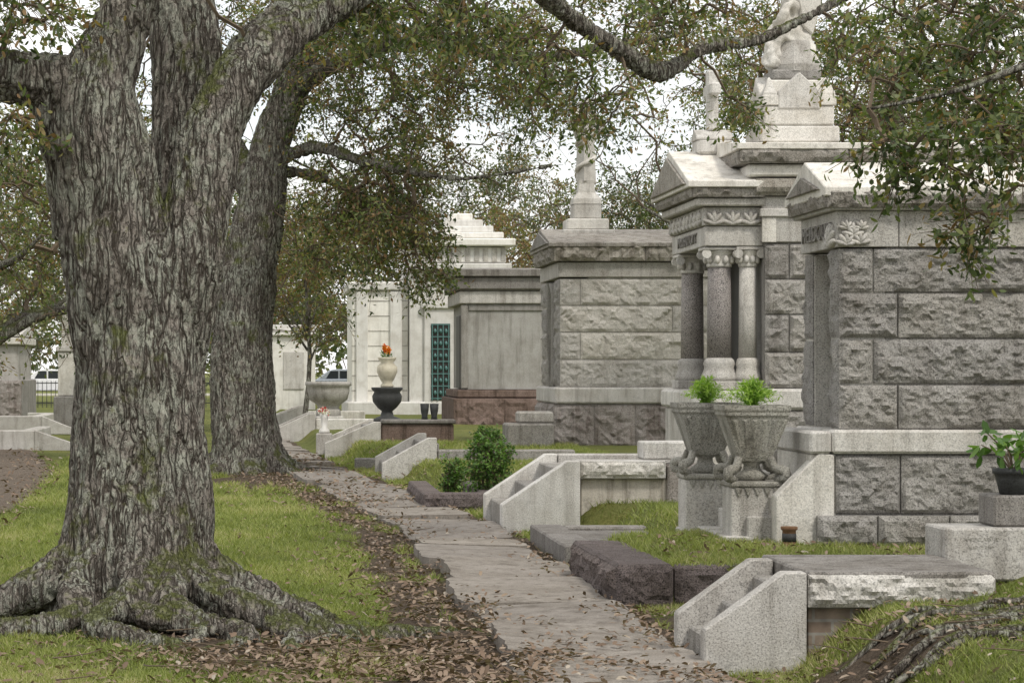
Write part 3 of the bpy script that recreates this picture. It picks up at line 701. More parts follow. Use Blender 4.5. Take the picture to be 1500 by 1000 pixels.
for k in range(4): box(m5,'door_bar',x(632+k*8),x(633.6+k*8),Y0-.17,Y0-.14,z(586),z(474),M['verd'],0)
for k in range(7): box(m5,'door_rail',x(631),x(659),Y0-.165,Y0-.145,z(584-k*18),z(582.4-k*18),M['verd'],0)
for k in range(6):
    a=z(575-k*18)
    for q in range(3):
        lathe(m5,'rosette',[(.02,a-.07),(.05,a),(.02,a+.07)],x(637+q*8),Y0-.16,M['verd'],6)
Y0=80; z=lambda p:Z(p,Y0); x=lambda p:X(p,Y0)
m6=empty('white_tomb',(x(430),82,0)); box(m6,'walls',x(398),x(462),Y0,Y0+3.5,0,z(492),M['marble'],.03)
box(m6,'cornice',x(394),x(467),Y0-.15,Y0+3.6,z(492)+.003,z(486),M['marble'],.03)
gable(m6,'roof',x(394),x(467),Y0-.15,Y0+3.6,z(484),z(474),M['gran'],0,.04)
box(m6,'tablet',x(415),x(445),Y0-.04,Y0-.003,z(570),z(515),M['granL'],.01)
Y0=74; z=lambda p:Z(p,Y0); x=lambda p:X(p,Y0)
m7=empty('gray_tomb',(x(-20),76,0)); box(m7,'walls',x(-80),x(26),Y0,Y0+4,0,z(505),M['gran'],.03); box(m7,'base',x(-90),x(34),Y0-.3,Y0+4,0,z(556),M['granD'],.03)
rows_side(m7,Y0-.31,[(.1,z(557),[x(-88),x(-40),x(0),x(33)])],M['rockbase'],.07,.08)
box(m7,'cornice',x(-86),x(33),Y0-.2,Y0+4.1,z(505)+.003,z(494),M['granL'],.03); gable(m7,'roof',x(-86),x(33),Y0-.2,Y0+4.1,z(490),z(475),M['granL'],0,.06)
Y0=66; z=lambda p:Z(p,Y0); x=lambda p:X(p,Y0)
m8=empty('column_monument',(x(98),66,0)); box(m8,'base',x(80),x(116),Y0-.35,Y0+.35,0,z(580),M['granD'],.03); box(m8,'die',x(86),x(111),Y0-.25,Y0+.25,z(580)+.003,z(515),M['granL'],.03); box(m8,'cap',x(83),x(114),Y0-.3,Y0+.3,z(515)+.003,z(508),M['granL'],.02)
lathe(m8,'shaft',[(.2,z(508)),(.16,z(430)),(.02,z(418))],x(98.5),Y0,M['granL'],4,math.pi/4,False)
fn=empty('iron_fence',(x(60),90,0))
for k in range(90): box(fn,'picket',-14+.18*k,-13.975+.18*k,100,100.025,0,1.1,M['black'],0)
for zz_ in(.2,1.0): box(fn,'rail',-14,2.2,100.03,100.06,zz_,zz_+.04,M['black'],0)

# ------------------------------------------------------------------ copings, stairs
def stair_coping(name,x0,x1,y0,y1,zt,zl,ck=.18,mat=None,nst=3,base=-.02):
    mat=mat or M['gran']; p=empty(name,(x0,y0,0))
    for a in (y0,y1-ck):
        prism(p,'cheek_wall',[(x0,base),(x0,zl),(x1-.12,zt),(x1,zt),(x1,base)],'Y',a,a+ck,mat,.008)
    run=(x1-x0)
    for k in range(nst):
        box(p,'step',x0+.06+run*k/nst,x1+.05-.002*k,y0+ck+.003+.001*k,y1-ck-.003-.001*k,base,zl*.4+(zt-zl*.5)*(k+1)/nst-.06,M['granD'],.012)
    return p
A=stair_coping('coping_stairs',X(1032,12.8),X(1182,12.8),12.8,13.8,.54,.24,.13,M['gran'])
sl=empty('granite_ledger_tomb',(3.2,13.3,.3)); ax0=X(1184,12.8); ax1=X(1462,12.8)
box(sl,'ledger_slab',ax0,ax1,12.83,14.05,.36,.54,M['slab'],.012)
rock(sl,'rock_edge',(ax0,12.835,.35),(1,0,0),(0,0,1),ax1-ax0,.185,(0,-1,0),.05,M['gran'],.02)
box(sl,'brick_footing',ax0+.02,ax1-.05,12.9,14.0,.0,.358,M['brick'],.004)
mk=empty('grave_marker',(4.0,14.2,.5)); box(mk,'marker_block',X(1385,13.9),X(1385,13.9)+1.1,13.9,14.35,.40,.70,M['gran'],.012)
box(mk,'marker_top',X(1462,13.9),X(1462,13.9)+.9,13.98,14.3,.703,.88,M['slab'],.012)
def ntext(parent,s,xc,y,zc,size,mat):
    c=bpy.data.curves.new('inscription','FONT'); c.body=s; c.size=size; c.extrude=.0015; c.align_x='CENTER'; c.align_y='CENTER'; c.materials.append(mat)
    o=bpy.data.objects.new('inscription',c); link(o,parent); o.matrix_basis=Matrix.Translation((xc,y,zc))@Matrix.Rotation(math.pi/2,4,'X')
ntext(mk,'JAMES CLARK JR.',X(1385,13.9)+.2,13.8995,.635,.028,M['urn']); ntext(mk,'AUG. 12, 1871',X(1385,13.9)+.2,13.8995,.59,.024,M['urn']); ntext(mk,'MARY BENNETT CLARK',X(1385,13.9)+.6,13.8995,.62,.028,M['urn'])
rc=empty('red_granite_coping',(2.4,17,.1)); yy=16.35
for k,(a,b_) in enumerate(((16.35,17.5),(17.5,18.8))):
    box(rc,'curb_block',2.24,2.62,a+.004,b_,-.05,.30-.01*k,M['red'],.02); rock_left(rc,2.245,a,b_,-.03,.285-.01*k,M['red'],.06,.035)
rock(rc,'rock_face',(2.235,yy+.005,-.03),(1,0,0),(0,0,1),.385,.315,(0,-1,0),.05,M['red'],.03)
box(rc,'curb_run',2.63,3.7,16.4,16.68,-.05,.285,M['red'],.02); rock(rc,'rock_face',(2.63,16.405,.0),(1,0,0),(0,0,1),1.07,.27,(0,-1,0),.05,M['red'],.035)
dl=empty('flat_ledger_curb',(2.8,21,.1)); box(dl,'near_curb',2.31,3.5,19.95,20.25,-.05,.17,M['slab'],.015); box(dl,'side_curb',2.31,2.6,20.253,22.7,-.05,.165,M['slab'],.015)
box(dl,'ledger',2.603,3.5,20.253,22.4,-.05,.13,M['slab'],.01); box(dl,'far_curb',2.603,3.5,22.403,22.7,-.05,.16,M['slab'],.015)
B=stair_coping('coping_stairs',X(735,24.0),X(850,24.0),24.0,26.2,.70,.27,.22,M['granL'])
c2=empty('lot_coping_wall',(3.5,24.2,.2)); bx0=X(852,24.1); box(c2,'stucco_wall',bx0,4.7,24.16,24.4,-.05,.52,M['render'],.01)
box(c2,'cap_stone',bx0-.02,X(975,24.1),24.08,24.5,.523,.70,M['gran'],.01); rock(c2,'cap_rock',(bx0-.02,24.085,.53),(1,0,0),(0,0,1),X(975,24.1)-bx0+.02,.165,(0,-1,0),.04,M['gran'],.03)
box(c2,'end_pier',X(978,24.1),4.3,24.1,24.6,-.05,.66,M['rockbase'],.02); box(c2,'pier_block',X(943,24.3),X(1012,24.3),24.3,24.75,.703,.88,M['granL'],.015)
box(c2,'far_cap',bx0-.02,4.5,25.95,26.2,.3,.70,M['gran'],.012); box(c2,'lot_fill',bx0+.01,4.6,24.41,25.94,.0,.5,M['slab'],0)
C=stair_coping('coping_stairs',X(560,34.9),X(640,34.9),34.9,37.6,.62,.26,.22,M['gran'])
box(C,'coping_run',X(640,34.9)+.01,4.2,34.95,35.2,.0,.45,M['granD'],.02)
D=stair_coping('coping_stairs',X(476,43.6),X(558,43.6),43.6,46.2,.66,.28,.22,M['gran'])
box(D,'coping_run',X(558,43.6)+.01,X(665,43.6),43.65,44.0,.0,.62,M['rust'],.02); box(D,'coping_cap',X(558,43.6)+.01,X(668,43.6),43.6,44.1,.623,.70,M['slab'],.02)
for q,(pa,yy) in enumerate(((442,54),(425,64))):
    E=stair_coping('coping_stairs',X(pa-35,yy),X(pa+20,yy),yy,yy+2.4,.62,.3,.25,M['gran'])
    box(E,'coping_run',X(pa+20,yy)+.01,X(pa+110,yy),yy+.05,yy+.3,0,.5,M['granL'],.02)
lc=[(520,38.5,.9),(500,49,.8),(575,38,1.0)]
fc=empty('low_front_coping',(1.0,40,0))
for pa,yy,l in lc: box(fc,'curb',X(pa,yy),X(pa,yy)+l,yy,yy+.25,-.02,.2,M['granD'],.02)
for pa,yy,ww,hh in ((-40,60,100,.45),(40,70,70,.35),(-10,48,60,.4)):
    e=empty('lot_coping',(X(pa,yy),yy,0)); box(e,'front_curb',X(pa,yy),X(pa+ww,yy),yy,yy+.3,-.02,hh,M['gran'],.02); box(e,'side_curb',X(pa+ww,yy)-.28,X(pa+ww,yy),yy+.303,yy+3.5,-.02,hh,M['gran'],.02)
    prism(e,'ramp',[(X(pa+ww,yy)+.003,0),(X(pa+ww,yy)+.003,hh),(X(pa+ww,yy)+.9,.1),(X(pa+ww,yy)+.9,0)],'Y',yy+.02,yy+.24,M['gran'],.008)
bd=empty('shrub_bed_coping',(2,29,.1))
box(bd,'near_curb',1.62,2.5,27.7,27.95,-.05,.2,M['red'],.02); rock(bd,'rock_face',(1.62,27.705,0),(1,0,0),(0,0,1),.88,.19,(0,-1,0),.04,M['red'],.04)
box(bd,'side_curb',1.62,1.86,27.953,31,-.05,.19,M['red'],.02); rock_left(bd,1.625,27.7,31,0,.185,M['red'],.04,.05); box(bd,'right_curb',2.3,2.5,27.953,31,-.05,.19,M['red'],.02)
sb=empty('stepped_grave_base',(4,48,.3)); box(sb,'step_low',X(742,41.5),X(812,41.5),41.5,42.3,.1,Z(620,41.5),M['granD'],.03); box(sb,'step_up',X(760,41.6),X(812,41.6),41.7,42.25,Z(620,41.5)+.003,Z(603,41.5),M['gran'],.03)

# ------------------------------------------------------------------ vases etc
yv=44.3
uv=empty('flower_urn_on_pedestal',(X(567,yv),yv,.6)); cx=X(567,yv); zz=lambda p:Z(p,yv); s=yv/F
lathe(uv,'iron_urn',[(20*s,zz(618)),(20*s,zz(613)),(10*s,zz(609)),(8*s,zz(602)),(14*s,zz(597)),(21*s,zz(588)),(22*s,zz(580)),(19*s,zz(574)),(23*s,zz(570)),(23*s,zz(567)),(18*s,zz(567))],cx,yv,M['black'],24)
lathe(uv,'cream_vase',[(9*s,zz(567)),(10*s,zz(564)),(7*s,zz(561)),(10*s,zz(556)),(15*s,zz(545)),(15*s,zz(537)),(9*s,zz(531)),(13*s,zz(526)),(14*s,zz(523)),(9*s,zz(523))],cx,yv,M['vase'],24,0,True,.06)
fl=empty('orange_flower_bouquet',(cx,yv,zz(515)))
leaves(fl,'petals',np.array(ell(20,(cx,yv,zz(510)),(.07,.07,.10),-1)),30,.04,.03,.025,M['orange'],.55,.3)
leaves(fl,'foliage',np.array(ell(10,(cx,yv,zz(519)),(.08,.08,.06),-1)),20,.07,.05,.02,M['bush'],.5,.3)
ped=empty('stone_pedestal',(cx,yv,.2)); box(ped,'block',cx-.32,cx+.32,yv-.19,yv+.45,.0,zz(618)-.004,M['granD'],.02)
yb=58.; pb=empty('large_stone_bowl_planter',(X(481,yb),yb,0)); cx=X(481,yb); zz=lambda p:Z(p,yb); s=yb/F
lathe(pb,'bowl',[(18*s,zz(610)),(18*s,zz(600)),(15*s,zz(597)),(18*s,zz(592)),(28*s,zz(585)),(31*s,zz(572)),(31*s,zz(566)),(34*s,zz(564)),(34*s,zz(559)),(30*s,zz(559))],cx,yb,M['gran'],24,0,True,.05)
box(pb,'foot',cx-.35,cx+.35,yb-.35,yb+.35,0,zz(609),M['granL'],.02)
yv=45.5; fv=empty('small_flower_vase',(X(475,yv),yv,.2)); cx=X(475,yv); zz=lambda p:Z(p,yv)
lathe(fv,'vase',[(.1,zz(634)),(.1,zz(630)),(.05,zz(626)),(.07,zz(612)),(.09,zz(606)),(.06,zz(606))],cx,yv,M['marble'],16)
box(fv,'stand',cx-.15,cx+.15,yv-.15,yv+.15,0,zz(634)-.003,M['gran'],.02)
leaves(fv,'petals',np.array(ell(16,(cx,yv,zz(600)),(.1,.1,.09),-1)),26,.045,.035,.03,M['redw'],.5,.45)
for pa,yy in ((622,43.85),(636,43.85)):
    e=empty('iron_flower_pot',(X(pa,yy),yy,.7)); lathe(e,'pot',[(.06,.70),(.05,.75),(.07,.85),(.08,.98),(.06,.98)],X(pa,yy),yy,M['black'],14)
yl=18.1; la=empty('grave_lantern',(X(1156,yl),yl,.25)); cx=X(1156,yl)
lathe(la,'canister',[(.06,.24),(.06,.30),(.05,.31),(.05,.41),(.062,.42),(.062,.44),(.045,.44)],cx,yl,M['terra'],18)
lathe(la,'band',[(.053,.33),(.053,.39)],cx,yl,M['black'],18)
yp=14.1; cx=X(1485,yp); pp=empty('potted_plant',(cx,yp,.88))
lathe(pp,'pot',[(.08,.883),(.10,.97),(.11,1.0),(.12,1.0),(.12,1.03),(.09,1.03)],cx,yp,M['black'],20)
V_=[];F_=[]; cl=[]
for k in range(11):
    a=k*2.4; r=.09+.1*random.random(); e=Vector((cx+math.cos(a)*r,yp+math.sin(a)*r,1.12+random.uniform(0,.14)))
    V_,F_=tube_geo([Vector((cx,yp,1.0)),Vector((cx,yp,1.08))*.5+e*.5,e],[.006,.005,.003],5,V_,F_); cl.append(tuple(e))
mesh(pp,'stems',V_,F_,M['stem']); leaves(pp,'leaves',np.array(cl),9,.06,.085,.04,M['bush'],.75,.25,k=6)

# ------------------------------------------------------------------ shrubs
def shrub(cx,cy,zb,r,h,n,per):
    p=empty('boxwood_shrub',(cx,cy,zb)); V_=[];F_=[]; lp=[]
    for k in range(7):
        a=k*.9; top=Vector((cx+math.cos(a)*r*.5,cy+math.sin(a)*r*.5,zb+h*.55)); b=Vector((cx+math.cos(a)*.03,cy+math.sin(a)*.03,zb-.05))
        V_,F_=tube_geo([b,(b+top)/2+Vector((0,0,.03)),top],[.014,.01,.006],6,V_,F_); lp+=[tuple(b.lerp(top,t/5)) for t in range(2,6)]
    mesh(p,'stems',V_,F_,M['stem'])
    grow(p,lp,ell(n,(cx,cy,zb+h*.55),(r,r,h*.48),-.15,4.0),.001,leafargs=dict(per=per,R=.10,ll=.05,lw=.026,mat=M['bush'],tb=.6,ts=.35,droop=-.2),base=.002)
shrub(X(716,28.8),28.8,.08,.27,.74,150,22); shrub(X(657,29.8),29.8,.08,.16,.46,60,20)
shrub(X(715,40.5),40.5,.28,.22,.35,60,20)

# ------------------------------------------------------------------ hero oak
def remeshed(parent,name,V_,F_,mat,vox,smooth_it=6,amp=.014,fs=20):
    me=bpy.data.meshes.new(name); me.from_pydata([tuple(v) for v in V_],[],F_)
    o=bpy.data.objects.new(name+'_tmp',me); coll.objects.link(o)
    r=o.modifiers.new('r','REMESH'); r.mode='VOXEL'; r.voxel_size=vox
    s=o.modifiers.new('s','SMOOTH'); s.factor=.6; s.iterations=smooth_it
    dg=bpy.context.evaluated_depsgraph_get(); dg.update(); ev=o.evaluated_get(dg)
    m2_=bpy.data.meshes.new_from_object(ev); bpy.data.objects.remove(o)
    n=len(m2_.vertices); co=np.empty(n*3,np.float32); m2_.vertices.foreach_get('co',co); co=co.reshape(-1,3)
    no=np.empty(n*3,np.float32); m2_.vertex_normals.foreach_get('vector',no); no=no.reshape(-1,3)
    d=np.empty(n,np.float32)
    for i in range(n):
        a=co[i].tolist(); q=Vector((a[0]*fs,a[1]*fs,a[2]*fs*.13)); q2=Vector((a[0]*3,a[1]*3,a[2]*2.0))
        q=q+noise.noise_vector(q2*1.5)*.9
        r_=1-abs(noise.noise(q))*2.0
        d[i]=amp*(.5-2.0*max(0,r_-.4))+amp*1.2*noise.noise(q2)+amp*.5*noise.noise(Vector((a[0]*40,a[1]*40,a[2]*14)))
    co+=no*d[:,None]; m2_.vertices.foreach_set('co',co.ravel()); m2_.polygons.foreach_set('use_smooth',np.ones(len(m2_.polygons),bool))
    m2_.materials.clear(); m2_.materials.append(mat); m2_.update(); m2_.name=name
    return link(bpy.data.objects.new(name,m2_),parent)
YT=15.2; S=F/YT
t1=empty('live_oak_tree',(X(200,YT),YT,0)); V_=[];F_=[]; limb1=[]
def limb(pts,V_,F_,coll_,n=14,step=.12,wob=.12,keep=0):
    P=[W(*p[:3]) for p in pts]; R=[p[3]*p[2]/F for p in pts]
    o,r=catmull(P,R,step); tube_geo(o,r,n,V_,F_,wob); coll_.extend([tuple(q) for q in o[keep:]])
limb([(200,960,15.2,165),(200,900,15.2,142),(202,850,15.2,124),(203,790,15.2,110),(205,700,15.2,100),(205,600,15.2,96),(200,500,15.2,96),(180,410,15.15,88),(160,310,15.1,77),(152,220,15.05,70),(140,140,15.0,60),(172,50,15.05,40),(205,-50,15.1,36),(230,-200,15.5,28),(200,-400,15.5,18)],V_,F_,limb1,20,keep=50)
limb([(225,560,15.25,70),(250,460,15.2,64),(275,370,15.15,55),(292,280,15.15,47),(312,190,15.2,45),(355,110,15.3,42),(415,45,15.5,40),(480,0,15.8,36),(560,-45,16,30),(660,-70,17,24),(770,-30,19,16),(840,30,20,13),(905,72,20.5,12),(968,106,21,12.5),(1035,68,21.5,10),(1110,58,22,8),(1230,0,22.5,6),(1330,-60,23,4)],V_,F_,limb1,16,keep=8)
limb([(235,470,15.55,60),(262,330,15.75,52),(275,200,15.85,54),(270,80,15.9,52),(262,-60,16.0,44),(300,-200,16.5,34),(380,-380,17.5,20)],V_,F_,limb1,16,keep=20)
limb([(145,160,15.0,48),(85,122,14.95,42),(20,112,14.9,40),(-60,90,14.8,36),(-200,40,14.7,28),(-380,-40,14.6,16)],V_,F_,limb1,14)
limb([(125,340,15.2,48),(106,240,15.1,40),(88,170,15.0,38),(70,125,14.95,36)],V_,F_,limb1,12)
for a,l,r0 in ((-.3,2.1,.15),(-.7,1.9,.14),(-1.15,1.5,.14),(-1.6,1.3,.14),(-2.1,1.3,.15),(-2.75,1.3,.16),(.25,1.2,.14),(1.2,1.2,.15),(2.4,1.2,.15),(-.5,1.5,.11),(-1.38,1.1,.11),(3.0,1.2,.14)):
    pts=[Vector((X(200,YT)+math.cos(a)*.16,YT+math.sin(a)*.16,1.15))]
    rad=[.17]
    for k in range(1,10):
        t_=k/9; aa=a+.3*math.sin(k*1.2+a*5)*t_; d=.22+l*t_**1.15
        xx=X(200,YT)+math.cos(aa)*d; yy=YT+math.sin(aa)*d
        pts.append(Vector((xx,yy,float(gh(xx,yy))*.8+1.15*math.exp(-d*2.6)-.01-.05*t_**3+.012*math.sin(k*2.2)))); rad.append(r0*(1-.70*t_))
    o_,r_=catmull(pts,rad,.06); tube_geo(o_,r_,10,V_,F_,.3)
remeshed(t1,'trunk_and_limbs',V_,F_,M['bark'],.0125,3,.016,16)
la1=dict(per=46,R=.28,ll=.06,lw=.024,mat=M['oak'],tb=.44,ts=.3,k=6)
T=[]
def blob(n,px,py,Y,rx,ry,ryw,gap=-.1,gs=1.0):
    c=W(px,py,Y); s=Y/F; return ell(n,c,(rx*s,ryw,ry*s),gap,gs)
T+=blob(18,20,15,14.6,70,35,.9)+blob(8,30,190,14.5,30,30,.4,-1)+blob(12,110,-60,15,260,50,1.2)+blob(32,560,15,16.5,110,45,.8)+blob(34,700,15,18,90,55,.7)
T+=blob(26,830,110,20,65,60,.6)+blob(14,890,150,20.5,45,40,.6)+blob(22,1000,20,21,100,40,.7)+blob(10,1085,140,21.5,30,60,.4)+blob(16,1250,50,22,55,60,.7)
T+=blob(30,250,-300,15.5,700,150,3,-.1,.5)+blob(16,900,-110,20,300,50,1.5,-.1,.6)
grow(t1,limb1,T,.0028,leafargs=la1)

# ------------------------------------------------------------------ second oak
t2=empty('live_oak_tree',(X(365,38),38,0)); V_=[];F_=[];limb2=[]
limb([(365,705,38,72),(362,680,38,58),(360,640,38,50),(355,560,38,47),(355,480,38,44),(368,380,38,40),(385,290,38,35),(398,210,38,29),(430,120,38,25),(455,20,38,20),(470,-90,38,15),(480,-220,38,9)],V_,F_,limb2,16,.3,keep=14)
limb([(385,310,38,26),(340,220,38.3,20),(300,140,39,16),(250,60,40,12),(180,-40,41,8)],V_,F_,limb2,10,.3)
limb([(400,240,38,14),(460,215,37.5,9),(530,235,36.5,7),(600,250,35.5,5),(680,262,34.5,4),(760,250,34,3),(830,240,33.5,2)],V_,F_,limb2,8,.3)
limb([(430,130,38,16),(520,80,37,12),(640,60,36,10),(760,90,35,8),(880,70,34,6),(1000,50,33,4)],V_,F_,limb2,8,.3)
limb([(398,250,38,10),(470,260,39,7),(540,300,40,5),(610,340,41,4),(660,350,42,2.5)],V_,F_,limb2,6,.3)
for a in np.arange(0,6.2,.8):
    pts=[Vector((X(365,38)+math.cos(a)*.2,38+math.sin(a)*.2,.5)),Vector((X(365,38)+math.cos(a)*.56,38+math.sin(a)*.56,.1)),Vector((X(365,38)+math.cos(a)*.95,38+math.sin(a)*.95,-.02)),Vector((X(365,38)+math.cos(a)*1.3,38+math.sin(a)*1.3,-.1))]
    o_,r_=catmull(pts,[.24,.17,.10,.05],.15); tube_geo(o_,r_,8,V_,F_,.2)
remeshed(t2,'trunk_and_limbs',V_,F_,M['bark'],.03,2,.025,11)
T=[]
T+=blob(400,600,120,37,240,190,3,.0,.8)+blob(150,530,320,37,115,95,2,.0,.9)+blob(48,625,350,36,40,80,1.2,-.1,.9)+blob(85,750,90,35,130,80,2,.0,.8)
T+=blob(110,250,60,40,200,120,3,-.05,.6)+blob(50,910,35,34,110,50,1.5,.0,.9)+blob(60,470,60,38,150,90,3)+blob(60,450,-170,38,500,120,4,-.05,.4)
grow(t2,limb2,T,.004,leafargs=dict(per=46,R=.42,ll=.085,lw=.038,mat=M['oak'],tb=.54,ts=.34,k=4))

# ------------------------------------------------------------------ right oak (trunk outside the frame)
t3=empty('live_oak_tree',(8.2,13.5,0)); V_=[];F_=[];limb3=[]
def limbw(pts,V_,F_,C_,n=10,step=.3):
    o,r=catmull([p[:3] for p in pts],[p[3] for p in pts],step); tube_geo(o,r,n,V_,F_,.12); C_.extend([tuple(q) for q in o])
limbw([(8.2,13.5,-.1,.62),(8.2,13.5,.5,.48),(8.15,13.6,2.2,.42),(8.0,13.8,4.2,.36),(7.9,14,7,.2)],V_,F_,limb3)
limbw([(8.1,13.6,3.2,.24),(7,14.2,4.1,.18),(5.6,14.6,4.3,.12),(4.6,14.8,4.2,.07),(3.6,15,4.4,.03)],V_,F_,limb3,8)
limbw([(7.0,14.2,4.1,.10),(5.6,13.9,3.7,.06),(4.9,13.8,3.3,.03),(4.5,13.7,2.95,.014),(4.35,13.7,2.6,.008)],V_,F_,limb3,6)
limbw([(5.6,13.9,3.7,.05),(4.6,14,3.45,.03),(3.9,14.1,3.2,.016),(3.4,14.2,3.1,.008)],V_,F_,limb3,6)
mesh(t3,'trunk_and_limbs',V_,F_,M['bark'],True)
T=blob(18,1400,220,13.8,100,45,.3,-1)+blob(10,1430,335,13.7,32,55,.2,-1)+blob(10,1315,225,14,50,40,.3,-1)+blob(28,1400,110,14.5,130,65,.5,-.3)+blob(28,1340,20,15,220,55,.7)+blob(12,1480,190,13.8,40,90,.3,-1)
T+=ell(70,(8.5,13.5,6.0),(3.5,3.5,1.6),-.1,.6)
grow(t3,limb3,T,.0022,leafargs=dict(per=42,R=.24,ll=.06,lw=.026,mat=M['oak'],tb=.32,ts=.27,k=6))

# ------------------------------------------------------------------ background oaks
def oak(px,Y,hc,rx,rz,n,leafsz=.12,trunk=.3,tb=.5,mat='oak',per=42,gap=0,R=.6,low=None,name='live_oak_tree',gs=.5):
    cx=X(px,Y); p=empty(name,(cx,Y,0)); V_=[];F_=[];C_=[]
    limbw([(cx,Y,-.1,trunk*1.4),(cx+.05,Y,.6,trunk),(cx+.15,Y,hc*.45,trunk*.8),(cx,Y,hc,trunk*.35)],V_,F_,C_,8,.5); C_=C_[4:]
    for k in range(7):
        a=k*.9+px; h0=hc*random.uniform(.3,.6); l=rx*random.uniform(.6,.9)
        limbw([(cx+.1,Y,h0,trunk*.5),(cx+math.cos(a)*l*.4,Y+math.sin(a)*l*.4,h0+rz*.35,trunk*.32),(cx+math.cos(a)*l*.75,Y+math.sin(a)*l*.75,h0+rz*.45,trunk*.2),(cx+math.cos(a)*l,Y+math.sin(a)*l,h0+rz*.6,trunk*.08)],V_,F_,C_,6,.5)
    mesh(p,'trunk_and_limbs',V_,F_,M['bark'],True)
    grow(p,C_,ell(n,(cx,Y,hc),(rx,rx,rz),gap,gs,low),.006,leafargs=dict(per=per,R=R,ll=leafsz,lw=leafsz*.45,mat=M[mat],tb=tb,ts=.3))
oak(1310,40,6.1,4.4,2.4,500,.10,.3,.62,gap=.0,low=3.9)
oak(1500,46,6.3,4.5,2.9,330,.11,.3,.5,gap=-.03)
oak(1120,62,8.2,5.2,2.8,260,.13,.3,.5,gap=-.0,low=5.2)
oak(-70,52,4.4,4.8,3.0,560,.12,.36,.52,gap=-.08,R=.55)
oak(250,66,5.5,5,3.6,300,.14,.36,.5,gap=-.05)
oak(935,74,4.9,2.5,3.2,380,.12,.2,.22,gap=-.25,R=.5)
oak(445,61,4.3,1.7,2.0,150,.12,.07,.68,gap=-.1,low=2.2,name='crape_myrtle_tree')
oak(775,82,5.0,2.6,3.6,190,.13,.14,.8,gap=.0)
oak(430,92,4.2,3.8,2.7,200,.16,.25,.5,gap=0)
oak(840,112,6.0,7,4.4,380,.22,.4,.5,gap=.02,R=1.0,mat='far')
oak(1080,100,5.5,6,4,200,.22,.4,.4,gap=.0,R=1.1,mat='far')
oak(640,120,8,7,5.5,340,.24,.4,.5,gap=.0,R=1.1,mat='far')
oak(120,110,7,8,5.5,300,.24,.5,.4,gap=-.05,R=1.2,mat='far')
oak(-150,80,6,6,4.5,200,.2,.5,.4,gap=-.05,R=.9)
oak(350,125,7,7,5.5,250,.24,.5,.45,gap=-.0,R=1.2,mat='far')
dt=empty('distant_trees',(0,190,0))
pts=[]
for k in range(1100):
    xx=random.uniform(-70,110); hh=6.0+2.5*noise.noise(Vector((xx*.08,0,0)))+1.5*noise.noise(Vector((xx*.3,4,0)))
    pts.append((xx,random.uniform(176,200),random.random()**.8*hh+.3))
A_,B_=leaves(dt,'foliage',np.array(pts),22,1.6,.7,.4,M['far'],.5,.3); segs_mesh(dt,'branches',A_[::3],B_[::3],np.full(len(A_[::3]),.05),np.full(len(A_[::3]),.02),M['stem'],3)

# ------------------------------------------------------------------ cars
def car(cx,cy,mat,name='parked_car',L=4.6):
    p=empty(name,(cx,cy,0)); h=L/2
    body=[(-h,.35),(-h,.75),(-h+.15,.92),(-h+1.1,.98),(h-1.0,1.0),(h-.1,.9),(h,.65),(h,.32),(h-.5,.28),(-h+.5,.28)]
    prism(p,'body',[(cx+a,b) for a,b in body],'Y',cy-.88,cy+.88,mat,.05)
    cab=[(-h+1.0,.96),(-h+1.75,1.5),(-h+2.1,1.58),(h-1.0,1.56),(h-.35,.97)]
    prism(p,'cabin',[(cx+a,b) for a,b in cab],'Y',cy-.74,cy+.74,mat,.05)
    for (a,b) in ((-h+1.35,-h+2.3),(-h+2.4,-h+3.25),(-h+3.35,h-.75)):
        prism(p,'window',[(cx+a+(.22 if a<-h+2 else 0),1.02),(cx+a+(.5 if a<-h+2 else 0),1.47),(cx+b,1.47),(cx+b+(.12 if b>h-1 else 0),1.02)],'Y',cy-.76,cy-.742,M['glass'],0)
    for sx in(-h+.85,h-.85):
        for sy in(-.9,.7):
            for nm,rd,dp,mt in (('wheel',.33,.2,'tyre'),('hubcap',.2,.22,'silver')):
                bm=bmesh.new(); bmesh.ops.create_cone(bm,cap_ends=True,segments=20,radius1=rd,radius2=rd,depth=dp)
                for v in bm.verts: v.co=Matrix.Rotation(math.pi/2,3,'X')@v.co; v.co=v.co+Vector((cx+sx,cy+sy+.1,.35))
                bm_obj(p,nm,bm,M[mt])
car(X(495,148),148,M['silver']); car(X(70,148),148,M['white']); car(X(-30,153),153,M['silver']); car(X(545,153),153,M['white'])

